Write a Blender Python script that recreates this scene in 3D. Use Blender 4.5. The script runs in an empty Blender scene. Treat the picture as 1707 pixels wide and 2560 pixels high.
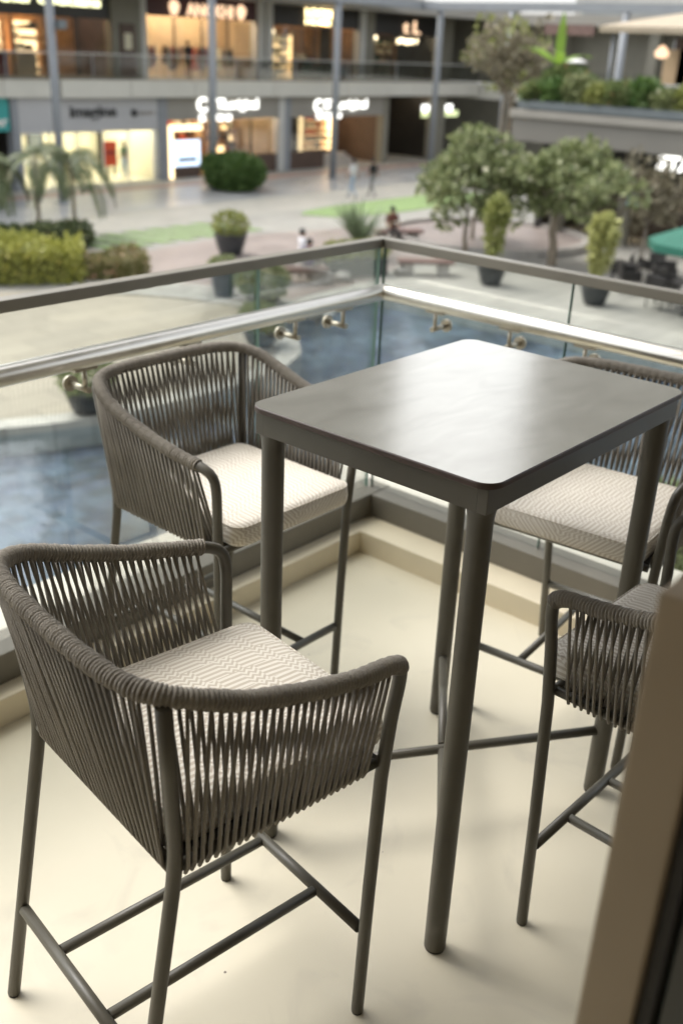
import bpy, bmesh, math, random
from mathutils import Vector, Matrix
R = math.radians
PI = math.pi
SC = bpy.context.scene
COL = SC.collection

# ------------------------------------------------------------------ camera
cam_d = bpy.data.cameras.new('camera')
cam = bpy.data.objects.new('camera', cam_d)
COL.objects.link(cam)
cam_d.sensor_fit = 'VERTICAL'
cam_d.sensor_height = 36.0
cam_d.sensor_width = 24.0
cam_d.lens = 35.617
cam_d.clip_start = 0.05
cam_d.clip_end = 2000
rx = Vector((0.6552158, -0.75436154, 0.04038471))
ry = Vector((0.29029135, 0.30077177, 0.90844222))
rz = -Vector((0.69744045, 0.58350236, -0.41605505))
mw = Matrix((rx, ry, rz)).transposed().to_4x4()
mw.translation = Vector((-1.654248, -1.043022, 1.671437))
cam.matrix_world = mw
cam_d.dof.use_dof = True
cam_d.dof.focus_distance = 1.75
cam_d.dof.aperture_fstop = 3.1
SC.camera = cam

# ------------------------------------------------------------------ sky and sun
SUN_EL, SUN_AZ = R(58), R(100)          # azimuth of the sun measured from +X towards +Y
world = bpy.data.worlds.new('World')
SC.world = world
world.use_nodes = True
wn = world.node_tree.nodes
wl = world.node_tree.links
wn.clear()
wo = wn.new('ShaderNodeOutputWorld')
bg = wn.new('ShaderNodeBackground')
sky = wn.new('ShaderNodeTexSky')
sky.sky_type = 'NISHITA'
sky.sun_disc = False
sky.sun_elevation = SUN_EL
sky.sun_rotation = R(90) - SUN_AZ
sky.air_density = 1.0
sky.dust_density = 3.0
hs = wn.new('ShaderNodeHueSaturation')
hs.inputs['Saturation'].default_value = 0.22      # thin overcast: the blue is washed out
wl.new(sky.outputs[0], hs.inputs['Color'])
wl.new(hs.outputs[0], bg.inputs['Color'])
bg.inputs['Strength'].default_value = 0.15
wl.new(bg.outputs[0], wo.inputs['Surface'])
sun_d = bpy.data.lights.new('sun', 'SUN')
sun = bpy.data.objects.new('sun', sun_d)
COL.objects.link(sun)
sun_d.energy = 0.8
sun_d.angle = R(35)
sun_d.color = (1.0, 0.965, 0.90)
sdir = Vector((math.cos(SUN_EL) * math.cos(SUN_AZ), math.cos(SUN_EL) * math.sin(SUN_AZ), math.sin(SUN_EL)))
sun.rotation_euler = sdir.to_track_quat('Z', 'Y').to_euler()
sun.location = (0, 0, 30)

SC.render.engine = 'CYCLES'
SC.view_settings.view_transform = 'Standard'
SC.view_settings.look = 'None'
SC.view_settings.gamma = 1.0
SC.view_settings.use_curve_mapping = False
SC.view_settings.exposure = 1.5
SC.cycles.use_denoising = True
SC.cycles.max_bounces = 8
SC.cycles.transparent_max_bounces = 24
SC.cycles.caustics_reflective = False
SC.cycles.caustics_refractive = False
SC.cycles.sample_clamp_indirect = 6.0

# ------------------------------------------------------------------ materials
def _nt(name):
    m = bpy.data.materials.new(name)
    m.use_nodes = True
    nt = m.node_tree
    return m, nt, nt.nodes['Principled BSDF']

def pmat(name, col, rough=0.5, var=0.12, scale=6.0, bump=0.0, bscale=60.0, metal=0.0, spec=0.5, var2=None, detail=4.0, rvar=0.0):
    """principled with mottled colour, optional second colour, fine relief, gloss variation"""
    m, nt, b = _nt(name)
    n, l = nt.nodes, nt.links
    tc = n.new('ShaderNodeTexCoord')
    no = n.new('ShaderNodeTexNoise')
    no.inputs['Scale'].default_value = scale
    no.inputs['Detail'].default_value = detail
    l.new(tc.outputs['Object'], no.inputs['Vector'])
    rp = n.new('ShaderNodeValToRGB')
    rp.color_ramp.elements[0].position = 0.3
    rp.color_ramp.elements[1].position = 0.7
    c0 = [max(0, c * (1 - var)) for c in col]
    c1 = [min(1, c * (1 + var)) for c in col] if var2 is None else list(var2)
    rp.color_ramp.elements[0].color = (*c0, 1)
    rp.color_ramp.elements[1].color = (*c1, 1)
    l.new(no.outputs['Fac'], rp.inputs['Fac'])
    l.new(rp.outputs[0], b.inputs['Base Color'])
    b.inputs['Roughness'].default_value = rough
    b.inputs['Metallic'].default_value = metal
    b.inputs['Specular IOR Level'].default_value = spec
    if rvar:
        mr = n.new('ShaderNodeMapRange')
        mr.inputs['To Min'].default_value = max(0.02, rough - rvar)
        mr.inputs['To Max'].default_value = min(1, rough + rvar)
        l.new(no.outputs['Fac'], mr.inputs['Value'])
        l.new(mr.outputs[0], b.inputs['Roughness'])
    if bump:
        n2 = n.new('ShaderNodeTexNoise')
        n2.inputs['Scale'].default_value = bscale
        n2.inputs['Detail'].default_value = 3
        l.new(tc.outputs['Object'], n2.inputs['Vector'])
        bp = n.new('ShaderNodeBump')
        bp.inputs['Strength'].default_value = bump
        bp.inputs['Distance'].default_value = 0.01
        l.new(n2.outputs['Fac'], bp.inputs['Height'])
        l.new(bp.outputs[0], b.inputs['Normal'])
    return m

def emat(name, col, strength):
    m, nt, b = _nt(name)
    b.inputs['Base Color'].default_value = (*[min(1, c) for c in col], 1)
    b.inputs['Emission Color'].default_value = (*col, 1)
    b.inputs['Emission Strength'].default_value = strength
    return m

def leafmat(name, c0, c1, c2=None, rough=0.55, trans=0.25):
    m, nt, b = _nt(name)
    n, l = nt.nodes, nt.links
    g = n.new('ShaderNodeNewGeometry')
    rp = n.new('ShaderNodeValToRGB')
    rp.color_ramp.elements[0].color = (*c0, 1)
    rp.color_ramp.elements[1].color = (*c1, 1)
    if c2:
        e = rp.color_ramp.elements.new(0.93)
        e.color = (*c1, 1)
        rp.color_ramp.elements[2].position = 1.0
        rp.color_ramp.elements[2].color = (*c2, 1)
    l.new(g.outputs['Random Per Island'], rp.inputs['Fac'])
    l.new(rp.outputs[0], b.inputs['Base Color'])
    b.inputs['Roughness'].default_value = rough
    tr = n.new('ShaderNodeBsdfTranslucent')
    l.new(rp.outputs[0], tr.inputs['Color'])
    mx = n.new('ShaderNodeMixShader')
    mx.inputs[0].default_value = trans
    l.new(b.outputs[0], mx.inputs[1])
    l.new(tr.outputs[0], mx.inputs[2])
    l.new(mx.outputs[0], n['Material Output'].inputs['Surface'])
    return m

def glassmat(name, tint, refl=1.0, rough=0.0):
    """thin architectural glass: clear tint plus Fresnel reflection"""
    m = bpy.data.materials.new(name)
    m.use_nodes = True
    n, l = m.node_tree.nodes, m.node_tree.links
    n.remove(n['Principled BSDF'])
    t = n.new('ShaderNodeBsdfTransparent')
    t.inputs[0].default_value = (*tint, 1)
    g = n.new('ShaderNodeBsdfGlossy')
    g.inputs['Roughness'].default_value = rough
    f = n.new('ShaderNodeFresnel')
    f.inputs['IOR'].default_value = 1.45
    mu = n.new('ShaderNodeMath')
    mu.operation = 'MULTIPLY'
    mu.inputs[1].default_value = refl
    l.new(f.outputs[0], mu.inputs[0])
    mx = n.new('ShaderNodeMixShader')
    l.new(mu.outputs[0], mx.inputs[0])
    l.new(t.outputs[0], mx.inputs[1])
    l.new(g.outputs[0], mx.inputs[2])
    l.new(mx.outputs[0], n['Material Output'].inputs['Surface'])
    return m

M = {}
M['frame'] = pmat('painted_metal', (0.086, 0.078, 0.059), 0.42, 0.10, 9, 0.04, 300, rvar=0.08)
M['rail_pipe'] = pmat('brushed_steel', (0.70, 0.67, 0.60), 0.30, 0.05, 14, 0.0, metal=1.0, rvar=0.05)
M['rail_cap'] = pmat('anodised_cap', (0.20, 0.185, 0.15), 0.42, 0.06, 8, metal=0.35)
M['channel'] = pmat('channel_paint', (0.165, 0.15, 0.12), 0.5, 0.1, 5)
M['bracket'] = pmat('bracket_steel', (0.46, 0.42, 0.34), 0.4, 0.08, 30, metal=1.0)
M['glass'] = glassmat('rail_glass', (0.955, 0.97, 0.955), 0.5)
M['glass_edge'] = pmat('glass_edge', (0.16, 0.27, 0.22), 0.25, 0.1, 5)
M['curb'] = pmat('curb_paint', (0.68, 0.60, 0.445), 0.55, 0.06, 4, 0.05, 90)
M['ledge'] = pmat('ledge_paint', (0.52, 0.49, 0.42), 0.6, 0.06, 4, 0.05, 90)
M['white'] = pmat('white_paint', (0.74, 0.73, 0.69), 0.55, 0.04, 3)
M['wallpaint'] = pmat('wall_paint', (0.34, 0.29, 0.22), 0.7, 0.06, 2)
M['ceil'] = pmat('ceiling_paint', (0.70, 0.66, 0.57), 0.7, 0.05, 2)
M['seatpan'] = pmat('seat_pan', (0.045, 0.042, 0.034), 0.6, 0.1, 10)
M['foot'] = pmat('rubber_foot', (0.02, 0.02, 0.018), 0.7, 0.1, 10)

def floor_mat():
    m, nt, b = _nt('balcony_screed')
    n, l = nt.nodes, nt.links
    tc = n.new('ShaderNodeTexCoord')
    a = n.new('ShaderNodeTexNoise'); a.inputs['Scale'].default_value = 1.7; a.inputs['Detail'].default_value = 6
    l.new(tc.outputs['Object'], a.inputs['Vector'])
    rp = n.new('ShaderNodeValToRGB')
    rp.color_ramp.elements[0].position = 0.28; rp.color_ramp.elements[0].color = (0.60, 0.545, 0.415, 1)
    rp.color_ramp.elements[1].position = 0.66; rp.color_ramp.elements[1].color = (0.67, 0.615, 0.48, 1)
    l.new(a.outputs['Fac'], rp.inputs['Fac'])
    # scuffs: faint darker smears with their own outline
    s = n.new('ShaderNodeTexNoise'); s.inputs['Scale'].default_value = 4.3; s.inputs['Detail'].default_value = 8; s.inputs['Distortion'].default_value = 1.4
    l.new(tc.outputs['Object'], s.inputs['Vector'])
    sr = n.new('ShaderNodeValToRGB')
    sr.color_ramp.elements[0].position = 0.56; sr.color_ramp.elements[0].color = (0, 0, 0, 1)
    sr.color_ramp.elements[1].position = 0.72; sr.color_ramp.elements[1].color = (0.38, 0.38, 0.38, 1)
    l.new(s.outputs['Fac'], sr.inputs['Fac'])
    m1 = n.new('ShaderNodeMix'); m1.data_type = 'RGBA'
    l.new(sr.outputs[0], m1.inputs['Factor']); l.new(rp.outputs[0], m1.inputs['A']); m1.inputs['B'].default_value = (0.47, 0.43, 0.35, 1)
    # grit specks
    v = n.new('ShaderNodeTexVoronoi'); v.inputs['Scale'].default_value = 9.0; v.inputs['Randomness'].default_value = 1
    l.new(tc.outputs['Object'], v.inputs['Vector'])
    vm = n.new('ShaderNodeMath'); vm.operation = 'LESS_THAN'; vm.inputs[1].default_value = 0.026
    l.new(v.outputs['Distance'], vm.inputs[0])
    m2 = n.new('ShaderNodeMix'); m2.data_type = 'RGBA'
    l.new(vm.outputs[0], m2.inputs['Factor']); l.new(m1.outputs['Result'], m2.inputs['A']); m2.inputs['B'].default_value = (0.16, 0.13, 0.10, 1)
    l.new(m2.outputs['Result'], b.inputs['Base Color'])
    rr = n.new('ShaderNodeMapRange'); rr.inputs['To Min'].default_value = 0.34; rr.inputs['To Max'].default_value = 0.56
    l.new(s.outputs['Fac'], rr.inputs['Value']); l.new(rr.outputs[0], b.inputs['Roughness'])
    bp = n.new('ShaderNodeBump'); bp.inputs['Strength'].default_value = 0.05; bp.inputs['Distance'].default_value = 0.01
    l.new(s.outputs['Fac'], bp.inputs['Height']); l.new(bp.outputs[0], b.inputs['Normal'])
    return m
M['floor'] = floor_mat()

def table_mat():
    m, nt, b = _nt('table_laminate')
    n, l = nt.nodes, nt.links
    tc = n.new('ShaderNodeTexCoord')
    mp = n.new('ShaderNodeMapping'); mp.inputs['Scale'].default_value = (1, 2.2, 1)
    l.new(tc.outputs['Object'], mp.inputs['Vector'])
    a = n.new('ShaderNodeTexNoise'); a.inputs['Scale'].default_value = 6.5; a.inputs['Detail'].default_value = 9; a.inputs['Distortion'].default_value = 0.6
    l.new(mp.outputs[0], a.inputs['Vector'])
    rp = n.new('ShaderNodeValToRGB')
    rp.color_ramp.elements[0].position = 0.3; rp.color_ramp.elements[0].color = (0.43, 0.405, 0.345, 1)
    rp.color_ramp.elements[1].position = 0.72; rp.color_ramp.elements[1].color = (0.54, 0.515, 0.445, 1)
    l.new(a.outputs['Fac'], rp.inputs['Fac']); l.new(rp.outputs[0], b.inputs['Base Color'])
    rr = n.new('ShaderNodeMapRange'); rr.inputs['To Min'].default_value = 0.15; rr.inputs['To Max'].default_value = 0.22
    l.new(a.outputs['Fac'], rr.inputs['Value']); l.new(rr.outputs[0], b.inputs['Roughness'])
    b.inputs['Metallic'].default_value = 0.9
    b.inputs['IOR'].default_value = 1.7
    bp = n.new('ShaderNodeBump'); bp.inputs['Strength'].default_value = 0.006; bp.inputs['Distance'].default_value = 0.01
    n2 = n.new('ShaderNodeTexNoise'); n2.inputs['Scale'].default_value = 40; n2.inputs['Detail'].default_value = 5
    l.new(tc.outputs['Object'], n2.inputs['Vector']); l.new(n2.outputs['Fac'], bp.inputs['Height']); l.new(bp.outputs[0], b.inputs['Normal'])
    return m
M['table'] = table_mat()
M['table_edge'] = pmat('table_edge', (0.05, 0.030, 0.022), 0.5, 0.2, 20)

def rope_mat(name='rope', axis_scale=420):
    m, nt, b = _nt(name)
    n, l = nt.nodes, nt.links
    tc = n.new('ShaderNodeTexCoord')
    a = n.new('ShaderNodeTexNoise'); a.inputs['Scale'].default_value = 13; a.inputs['Detail'].default_value = 5
    l.new(tc.outputs['Object'], a.inputs['Vector'])
    rp = n.new('ShaderNodeValToRGB')
    rp.color_ramp.elements[0].position = 0.3; rp.color_ramp.elements[0].color = (0.185, 0.166, 0.138, 1)
    rp.color_ramp.elements[1].position = 0.7; rp.color_ramp.elements[1].color = (0.25, 0.228, 0.19, 1)
    l.new(a.outputs['Fac'], rp.inputs['Fac'])
    l.new(rp.outputs[0], b.inputs['Base Color'])
    b.inputs['Roughness'].default_value = 0.85
    b.inputs['Specular IOR Level'].default_value = 0.25
    b.inputs['Sheen Weight'].default_value = 0.15
    v = n.new('ShaderNodeTexVoronoi'); v.inputs['Scale'].default_value = axis_scale
    l.new(tc.outputs['Object'], v.inputs['Vector'])
    bp = n.new('ShaderNodeBump'); bp.inputs['Strength'].default_value = 0.5; bp.inputs['Distance'].default_value = 0.002
    l.new(v.outputs['Distance'], bp.inputs['Height']); l.new(bp.outputs[0], b.inputs['Normal'])
    return m
M['rope'] = rope_mat()

def cushion_mat():
    """woven cream fabric with a stepped labyrinth stripe"""
    m, nt, b = _nt('labyrinth_fabric')
    n, l = nt.nodes, nt.links
    def math_(op, a=None, bb=None, c=None):
        q = n.new('ShaderNodeMath'); q.operation = op
        for i, v in enumerate((a, bb, c)):
            if v is None: continue
            if isinstance(v, (int, float)): q.inputs[i].default_value = v
            else: l.new(v, q.inputs[i])
        return q.outputs[0]
    tc = n.new('ShaderNodeTexCoord')
    sp = n.new('ShaderNodeSeparateXYZ'); l.new(tc.outputs['Object'], sp.inputs[0])
    x = math_('SUBTRACT', sp.outputs[0], sp.outputs[2])
    y = math_('SUBTRACT', sp.outputs[1], math_('MULTIPLY', sp.outputs[2], math_('SIGN', sp.outputs[1])))
    per = 0.0128
    # which band of stripes: each band of 4 stripes steps at its own place
    band = math_('FLOOR', math_('DIVIDE', y, per * 4))
    xo = math_('ADD', x, math_('MULTIPLY', math_('FRACT', math_('MULTIPLY', band, 0.618)), 0.16))
    L = 0.080
    fr = math_('FRACT', math_('DIVIDE', xo, L))
    fl = math_('FLOOR', math_('DIVIDE', xo, L))
    # straight run, then a short sharp zigzag, then straight again one half period over
    zz = math_('PINGPONG', math_('MULTIPLY', math_('MAXIMUM', math_('SUBTRACT', fr, 0.58), 0.0), L), per * 0.62)
    s = math_('ADD', math_('ADD', y, math_('MULTIPLY', fl, per * 0.5)), zz)
    st = math_('FRACT', math_('DIVIDE', s, per))
    tri = math_('ABSOLUTE', math_('SUBTRACT', st, 0.5))
    line = n.new('ShaderNodeMapRange'); line.inputs['From Min'].default_value = 0.20; line.inputs['From Max'].default_value = 0.29
    l.new(tri, line.inputs['Value'])
    mx = n.new('ShaderNodeMix'); mx.data_type = 'RGBA'
    mx.inputs['A'].default_value = (0.56, 0.50, 0.415, 1)
    mx.inputs['B'].default_value = (0.76, 0.72, 0.64, 1)
    l.new(line.outputs[0], mx.inputs['Factor'])
    l.new(mx.outputs['Result'], b.inputs['Base Color'])
    b.inputs['Roughness'].default_value = 0.9
    b.inputs['Specular IOR Level'].default_value = 0.2
    w = n.new('ShaderNodeTexNoise'); w.inputs['Scale'].default_value = 700
    l.new(tc.outputs['Object'], w.inputs['Vector'])
    big = n.new('ShaderNodeTexNoise'); big.inputs['Scale'].default_value = 9
    l.new(tc.outputs['Object'], big.inputs['Vector'])
    h = math_('ADD', math_('ADD', math_('MULTIPLY', line.outputs[0], 0.6), math_('MULTIPLY', w.outputs['Fac'], 0.8)), math_('MULTIPLY', big.outputs['Fac'], 3.0))
    bp = n.new('ShaderNodeBump'); bp.inputs['Strength'].default_value = 0.35; bp.inputs['Distance'].default_value = 0.002
    l.new(h, bp.inputs['Height']); l.new(bp.outputs[0], b.inputs['Normal'])
    return m
M['fabric'] = cushion_mat()

# ------------------------------------------------------------------ mesh helpers
class MB:
    def __init__(s):
        s.v = []; s.f = []; s.sm = []
    def add(s, vs, fs, smooth=False):
        o = len(s.v)
        s.v += [tuple(v) for v in vs]
        s.f += [tuple(i + o for i in f) for f in fs]
        s.sm += [smooth] * len(fs)
        return s
    def box(s, x0, x1, y0, y1, z0, z1):
        vs = [(x, y, z) for z in (z0, z1) for x, y in ((x0, y0), (x1, y0), (x1, y1), (x0, y1))]
        return s.add(vs, [(3, 2, 1, 0), (4, 5, 6, 7), (0, 1, 5, 4), (1, 2, 6, 5), (2, 3, 7, 6), (3, 0, 4, 7)])
    def tube(s, pts, r, seg=10, cap=True, smooth=True):
        P = [Vector(p) for p in pts]
        rs = r if isinstance(r, (list, tuple)) else [r] * len(P)
        T = [((P[min(i + 1, len(P) - 1)] - P[max(i - 1, 0)]).normalized()) for i in range(len(P))]
        up = Vector((0, 0, 1)) if abs(T[0].z) < 0.9 else Vector((1, 0, 0))
        nrm = (up - T[0] * up.dot(T[0])).normalized()
        vs = []
        for i in range(len(P)):
            nrm = (nrm - T[i] * nrm.dot(T[i])).normalized()
            bi = T[i].cross(nrm)
            for k in range(seg):
                a = 2 * PI * k / seg
                vs.append(P[i] + (nrm * math.cos(a) + bi * math.sin(a)) * rs[i])
        fs = []
        for i in range(len(P) - 1):
            for k in range(seg):
                a, b = i * seg + k, i * seg + (k + 1) % seg
                fs.append((a, b, b + seg, a + seg))
        s.add(vs, fs, smooth)
        if cap:
            o = len(s.v) - len(vs)
            s.f.append(tuple(o + k for k in reversed(range(seg)))); s.sm.append(False)
            s.f.append(tuple(o + (len(P) - 1) * seg + k for k in range(seg))); s.sm.append(False)
        return s
    def lathe(s, prof, c=(0, 0, 0), seg=20, smooth=True, cap=True):
        vs = [(c[0] + r * math.cos(2 * PI * k / seg), c[1] + r * math.sin(2 * PI * k / seg), c[2] + z) for r, z in prof for k in range(seg)]
        fs = [(i * seg + k, i * seg + (k + 1) % seg, (i + 1) * seg + (k + 1) % seg, (i + 1) * seg + k) for i in range(len(prof) - 1) for k in range(seg)]
        s.add(vs, fs, smooth)
        if cap:
            o = len(s.v) - len(vs)
            s.f.append(tuple(o + k for k in reversed(range(seg)))); s.sm.append(False)
            s.f.append(tuple(o + (len(prof) - 1) * seg + k for k in range(seg))); s.sm.append(False)
        return s
    def prism(s, poly, z0, z1):
        n = len(poly)
        vs = [(x, y, z0) for x, y in poly] + [(x, y, z1) for x, y in poly]
        fs = [tuple(reversed(range(n))), tuple(range(n, 2 * n))] + [(i, (i + 1) % n, n + (i + 1) % n, n + i) for i in range(n)]
        return s.add(vs, fs)
    def rings(s, rings, smooth=True):
        n = len(rings[0])
        vs = [p for r in rings for p in r]
        fs = [(i * n + k, i * n + (k + 1) % n, (i + 1) * n + (k + 1) % n, (i + 1) * n + k) for i in range(len(rings) - 1) for k in range(n)]
        fs += [tuple(reversed(range(n))), tuple((len(rings) - 1) * n + k for k in range(n))]
        return s.add(vs, fs, smooth)
    def blade(s, base, d, L, w, droop=0.5, n=4, fold=0.0):
        d = Vector(d).normalized(); p = Vector(base); side = d.cross(Vector((0, 0, 1)))
        side = side.normalized() if side.length > 1e-3 else Vector((1, 0, 0))
        vs = []; st = L / n
        for i in range(n + 1):
            t = i / n
            ww = w * (math.sin(PI * (0.18 + 0.80 * t)) ** 0.8) * 0.5
            vs += [p - side * ww, p + side * ww]
            d = (d + Vector((0, 0, -droop / n * (0.4 + t)))).normalized()
            p = p + d * st
        return s.add(vs, [(2 * i, 2 * i + 1, 2 * i + 3, 2 * i + 2) for i in range(n)])
    def mesh(s, name):
        me = bpy.data.meshes.new(name)
        me.from_pydata(s.v, [], s.f)
        me.polygons.foreach_set('use_smooth', s.sm)
        me.update()
        return me
    def build(s, name, mat, parent=None, loc=None, rot=None, bevel=0.0):
        me = s.mesh(name)
        if bevel:
            bm = bmesh.new(); bm.from_mesh(me)
            bmesh.ops.bevel(bm, geom=bm.edges[:], offset=bevel, segments=2, profile=0.6, affect='EDGES', clamp_overlap=True)
            bm.to_mesh(me); bm.free()
        return obj(name, me, mat, parent, loc, rot)

def obj(name, me, mat, parent=None, loc=None, rot=None):
    o = bpy.data.objects.new(name, me)
    COL.objects.link(o)
    if mat is not None and not me.materials:
        me.materials.append(M[mat] if isinstance(mat, str) else mat)
    if parent: o.parent = parent
    if loc: o.location = loc
    if rot: o.rotation_euler = rot
    return o

def tag(o, label=None, cat=None, group=None, kind=None):
    if label: o['label'] = label
    if cat: o['category'] = cat
    if group: o['group'] = group
    if kind: o['kind'] = kind
    return o

def thing(name, label, cat, loc=(0, 0, 0), rotz=0.0, group=None):
    o = bpy.data.objects.new(name, None)
    o.empty_display_size = 0.1
    COL.objects.link(o)
    o.location = loc
    o.rotation_euler = (0, 0, rotz)
    return tag(o, label, cat, group)

def B(name, mat, x0, x1, y0, y1, z0, z1, parent=None, bevel=0.0):
    return MB().box(x0, x1, y0, y1, z0, z1).build(name, mat, parent, bevel=bevel)

def copy_tree(o, parent=None):
    c = o.copy(); COL.objects.link(c); c.parent = parent
    for ch in list(o.children): copy_tree(ch, c)
    return c

def crspline(P, sub):
    P = [Vector(p) for p in P]
    Q = [2 * P[0] - P[1]] + P + [2 * P[-1] - P[-2]]
    out = []
    for i in range(1, len(Q) - 2):
        a, b, c, d = Q[i - 1], Q[i], Q[i + 1], Q[i + 2]
        for k in range(sub):
            t = k / sub
            out.append(0.5 * ((2 * b) + (c - a) * t + (2 * a - 5 * b + 4 * c - d) * t * t + (-a + 3 * b - 3 * c + d) * t ** 3))
    out.append(P[-1])
    return out

def rrect(hx, hy, r, n=6):
    pts = []
    for cx, cy, a0 in ((hx - r, hy - r, 0), (-hx + r, hy - r, 90), (-hx + r, -hy + r, 180), (hx - r, -hy + r, 270)):
        for k in range(n + 1):
            a = R(a0 + 90 * k / n)
            pts.append((cx + r * math.cos(a), cy + r * math.sin(a)))
    return pts

# ================================================================== THE BALCONY
G = -4.5                       # level of the plaza below
CX, CY = 0.935, 1.03           # inner face of the curb
GX, GY = 1.12, 1.15            # glass line
o = MB().prism([(-7.0, -4.0), (CX + .02, -4.0), (CX + .02, CY + .02), (-7.0, CY + .02)], -0.30, 0.0).build('balcony_floor', 'floor'); tag(o, kind='structure')
o = MB().prism([(CX, -4.0), (1.40, -4.0), (1.40, 1.43), (-7.0, 1.43), (-7.0, CY), (CX, CY)], -0.32, 0.083).build('balcony_curb', 'curb', bevel=0.006); tag(o, kind='structure')
o = MB().prism([(1.175, -4.0), (1.44, -4.0), (1.44, 1.47), (-7.0, 1.47), (-7.0, 1.205), (1.175, 1.205)], 0.080, 0.105).build('balcony_ledge', 'ledge', bevel=0.004); tag(o, kind='structure')
o = B('balcony_ceiling', 'ceil', -7.0, 1.6, -4.2, 1.15, 2.85, 3.1); tag(o, kind='structure')
o = B('building_wall', 'wallpaint', -7.0, 1.6, -4.2, -2.0, 0.0, 2.85); tag(o, kind='structure')
o = B('light_blocking_wall', 'wallpaint', -7.0, -2.75, -1.99, 1.0, 0.0, 2.85); tag(o, kind='structure')  # unseen wall added to cut the light coming in from the left
o = B('building_facade', 'ceil', -12.0, 1.3, -12.0, -4.21, G, 9.0); tag(o, kind='structure')

# ---- glass balustrade
bal = thing('glass_balustrade', 'glass balcony balustrade with metal cap rail and round steel handrail', 'railing', (GX, GY, 0))
def balbox(name, mat, x0, x1, y0, y1, z0, z1, bevel=0.0, parent=bal):
    return MB().box(x0 - GX, x1 - GX, y0 - GY, y1 - GY, z0, z1).build(name, mat, parent, bevel=bevel)
# base channel (mitred at the corner as two butted lengths)
balbox('base_channel', 'channel', -4.0, 1.175, 1.09, 1.205, 0.083, 0.172, 0.004)
balbox('base_channel', 'channel', 1.06, 1.173, -4.0, 1.088, 0.083, 0.171, 0.004)
gz0, gz1 = 0.165, 1.058
for x0, x1 in ((-2.3, -0.65), (-0.64, 0.525), (0.535, 1.105)):
    g = balbox('glass_panel', 'glass', x0, x1, GY - .006, GY + .006, gz0, gz1)
    balbox('glass_edge', 'glass_edge', x1, x1 + .0025, GY - .006, GY + .006, gz0, gz1, parent=g)
for y0, y1 in ((0.42, 1.135), (-0.55, 0.41), (-1.5, -0.56)):
    g = balbox('glass_panel', 'glass', GX - .006, GX + .006, y0, y1, gz0, gz1)
    balbox('glass_edge', 'glass_edge', GX - .006, GX + .006, y1, y1 + .0025, gz0, gz1, parent=g)
# cap rail
balbox('cap_rail', 'rail_cap', -4.0, GX + .021, GY - .021, GY + .020, 1.060, 1.091, 0.003)
balbox('cap_rail', 'rail_cap', GX - .021, GX + .021, -4.0, GY - .0215, 1.060, 1.091, 0.003)
# round handrail, mitred corner
HX, HY, HZ, HR = 1.035, 1.07, 0.93, 0.0265
def half_pipe(a, b):
    """pipe from a to b with its corner end cut on the 45 degree mitre"""
    seg = 28; vs = []
    for end in (0, 1):
        for k in range(seg):
            an = 2 * PI * k / seg
            lat, up = HR * math.cos(an), HR * math.sin(an)
            if a == 'x': vs.append(((-4.0 if end == 0 else HX + lat - .0005), HY + lat, HZ + up))
            else: vs.append((HX + lat, (-4.0 if end == 0 else HY + lat - .0005), HZ + up))
    fs = [(k, (k + 1) % seg, seg + (k + 1) % seg, seg + k) for k in range(seg)]
    if a == 'x': fs = [tuple(reversed(f)) for f in fs]
    return MB().add([(v[0] - GX, v[1] - GY, v[2]) for v in vs], fs, True)
half_pipe('x', 0).build('handrail', 'rail_pipe', bal)
half_pipe('y', 0).build('handrail', 'rail_pipe', bal)
def bracket(x, y, dx, dy):
    """angle bracket: saddle under the pipe, stem down, pin out to a disc on the glass"""
    x -= GX; y -= GY
    zt = HZ - HR - .001; zp = zt - .055
    sx, sy = (0.035, 0.011) if dy else (0.011, 0.035)
    br = MB().box(x - sx, x + sx, y - sy, y + sy, zt - .004, zt + .003).build('handrail_bracket', 'bracket', bal)
    MB().tube([(x, y, zt - .002), (x, y, zp)], .0065, 10).build('stem', 'bracket', br)
    reach = .080 - .007
    MB().tube([(x - dx * .016, y - dy * .016, zp), (x + dx * reach, y + dy * reach, zp)], .0085, 12).build('pin', 'bracket', br)
    MB().tube([(x + dx * (reach - .012), y + dy * (reach - .012), zp), (x + dx * (reach - .001), y + dy * (reach - .001), zp)], .021, 18).build('disc', 'bracket', br)
for bx in (-0.62, -0.175, 0.18, 0.61, 0.835): bracket(bx, HY, 0, 1)
for by in (0.845, 0.56, 0.30, -0.05): bracket(HX, by, 1, 0)

# ---- slim partition at the doorway beside the camera
pt = thing('glazed_partition', 'beige framed low partition with dark glass beside the doorway', 'partition', (-1.05, -0.82, 0))
M['partition'] = pmat('partition_paint', (0.27, 0.21, 0.135), 0.5, 0.06, 5)
M['dark_glass'] = pmat('dark_glass', (0.006, 0.016, 0.015), 0.08, 0.2, 3, spec=0.6)
M['gasket'] = pmat('gasket', (0.012, 0.010, 0.009), 0.6, 0.1, 3)
B('post', 'partition', 0.0, 0.055, -0.046, 0.0, 0.0, 1.345, pt, 0.003)
B('gasket', 'gasket', 0.006, 0.046, -0.058, -0.047, 0.0, 1.30, pt)
B('glass_pane', 'dark_glass', 0.020, 0.032, -1.10, -0.059, 0.06, 1.285, pt)
B('top_rail', 'partition', 0.002, 0.053, -1.15, -0.0465, 1.301, 1.343, pt, 0.003)
B('bottom_rail', 'gasket', 0.004, 0.051, -1.15, -0.0595, 0.0, 0.058, pt)

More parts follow.
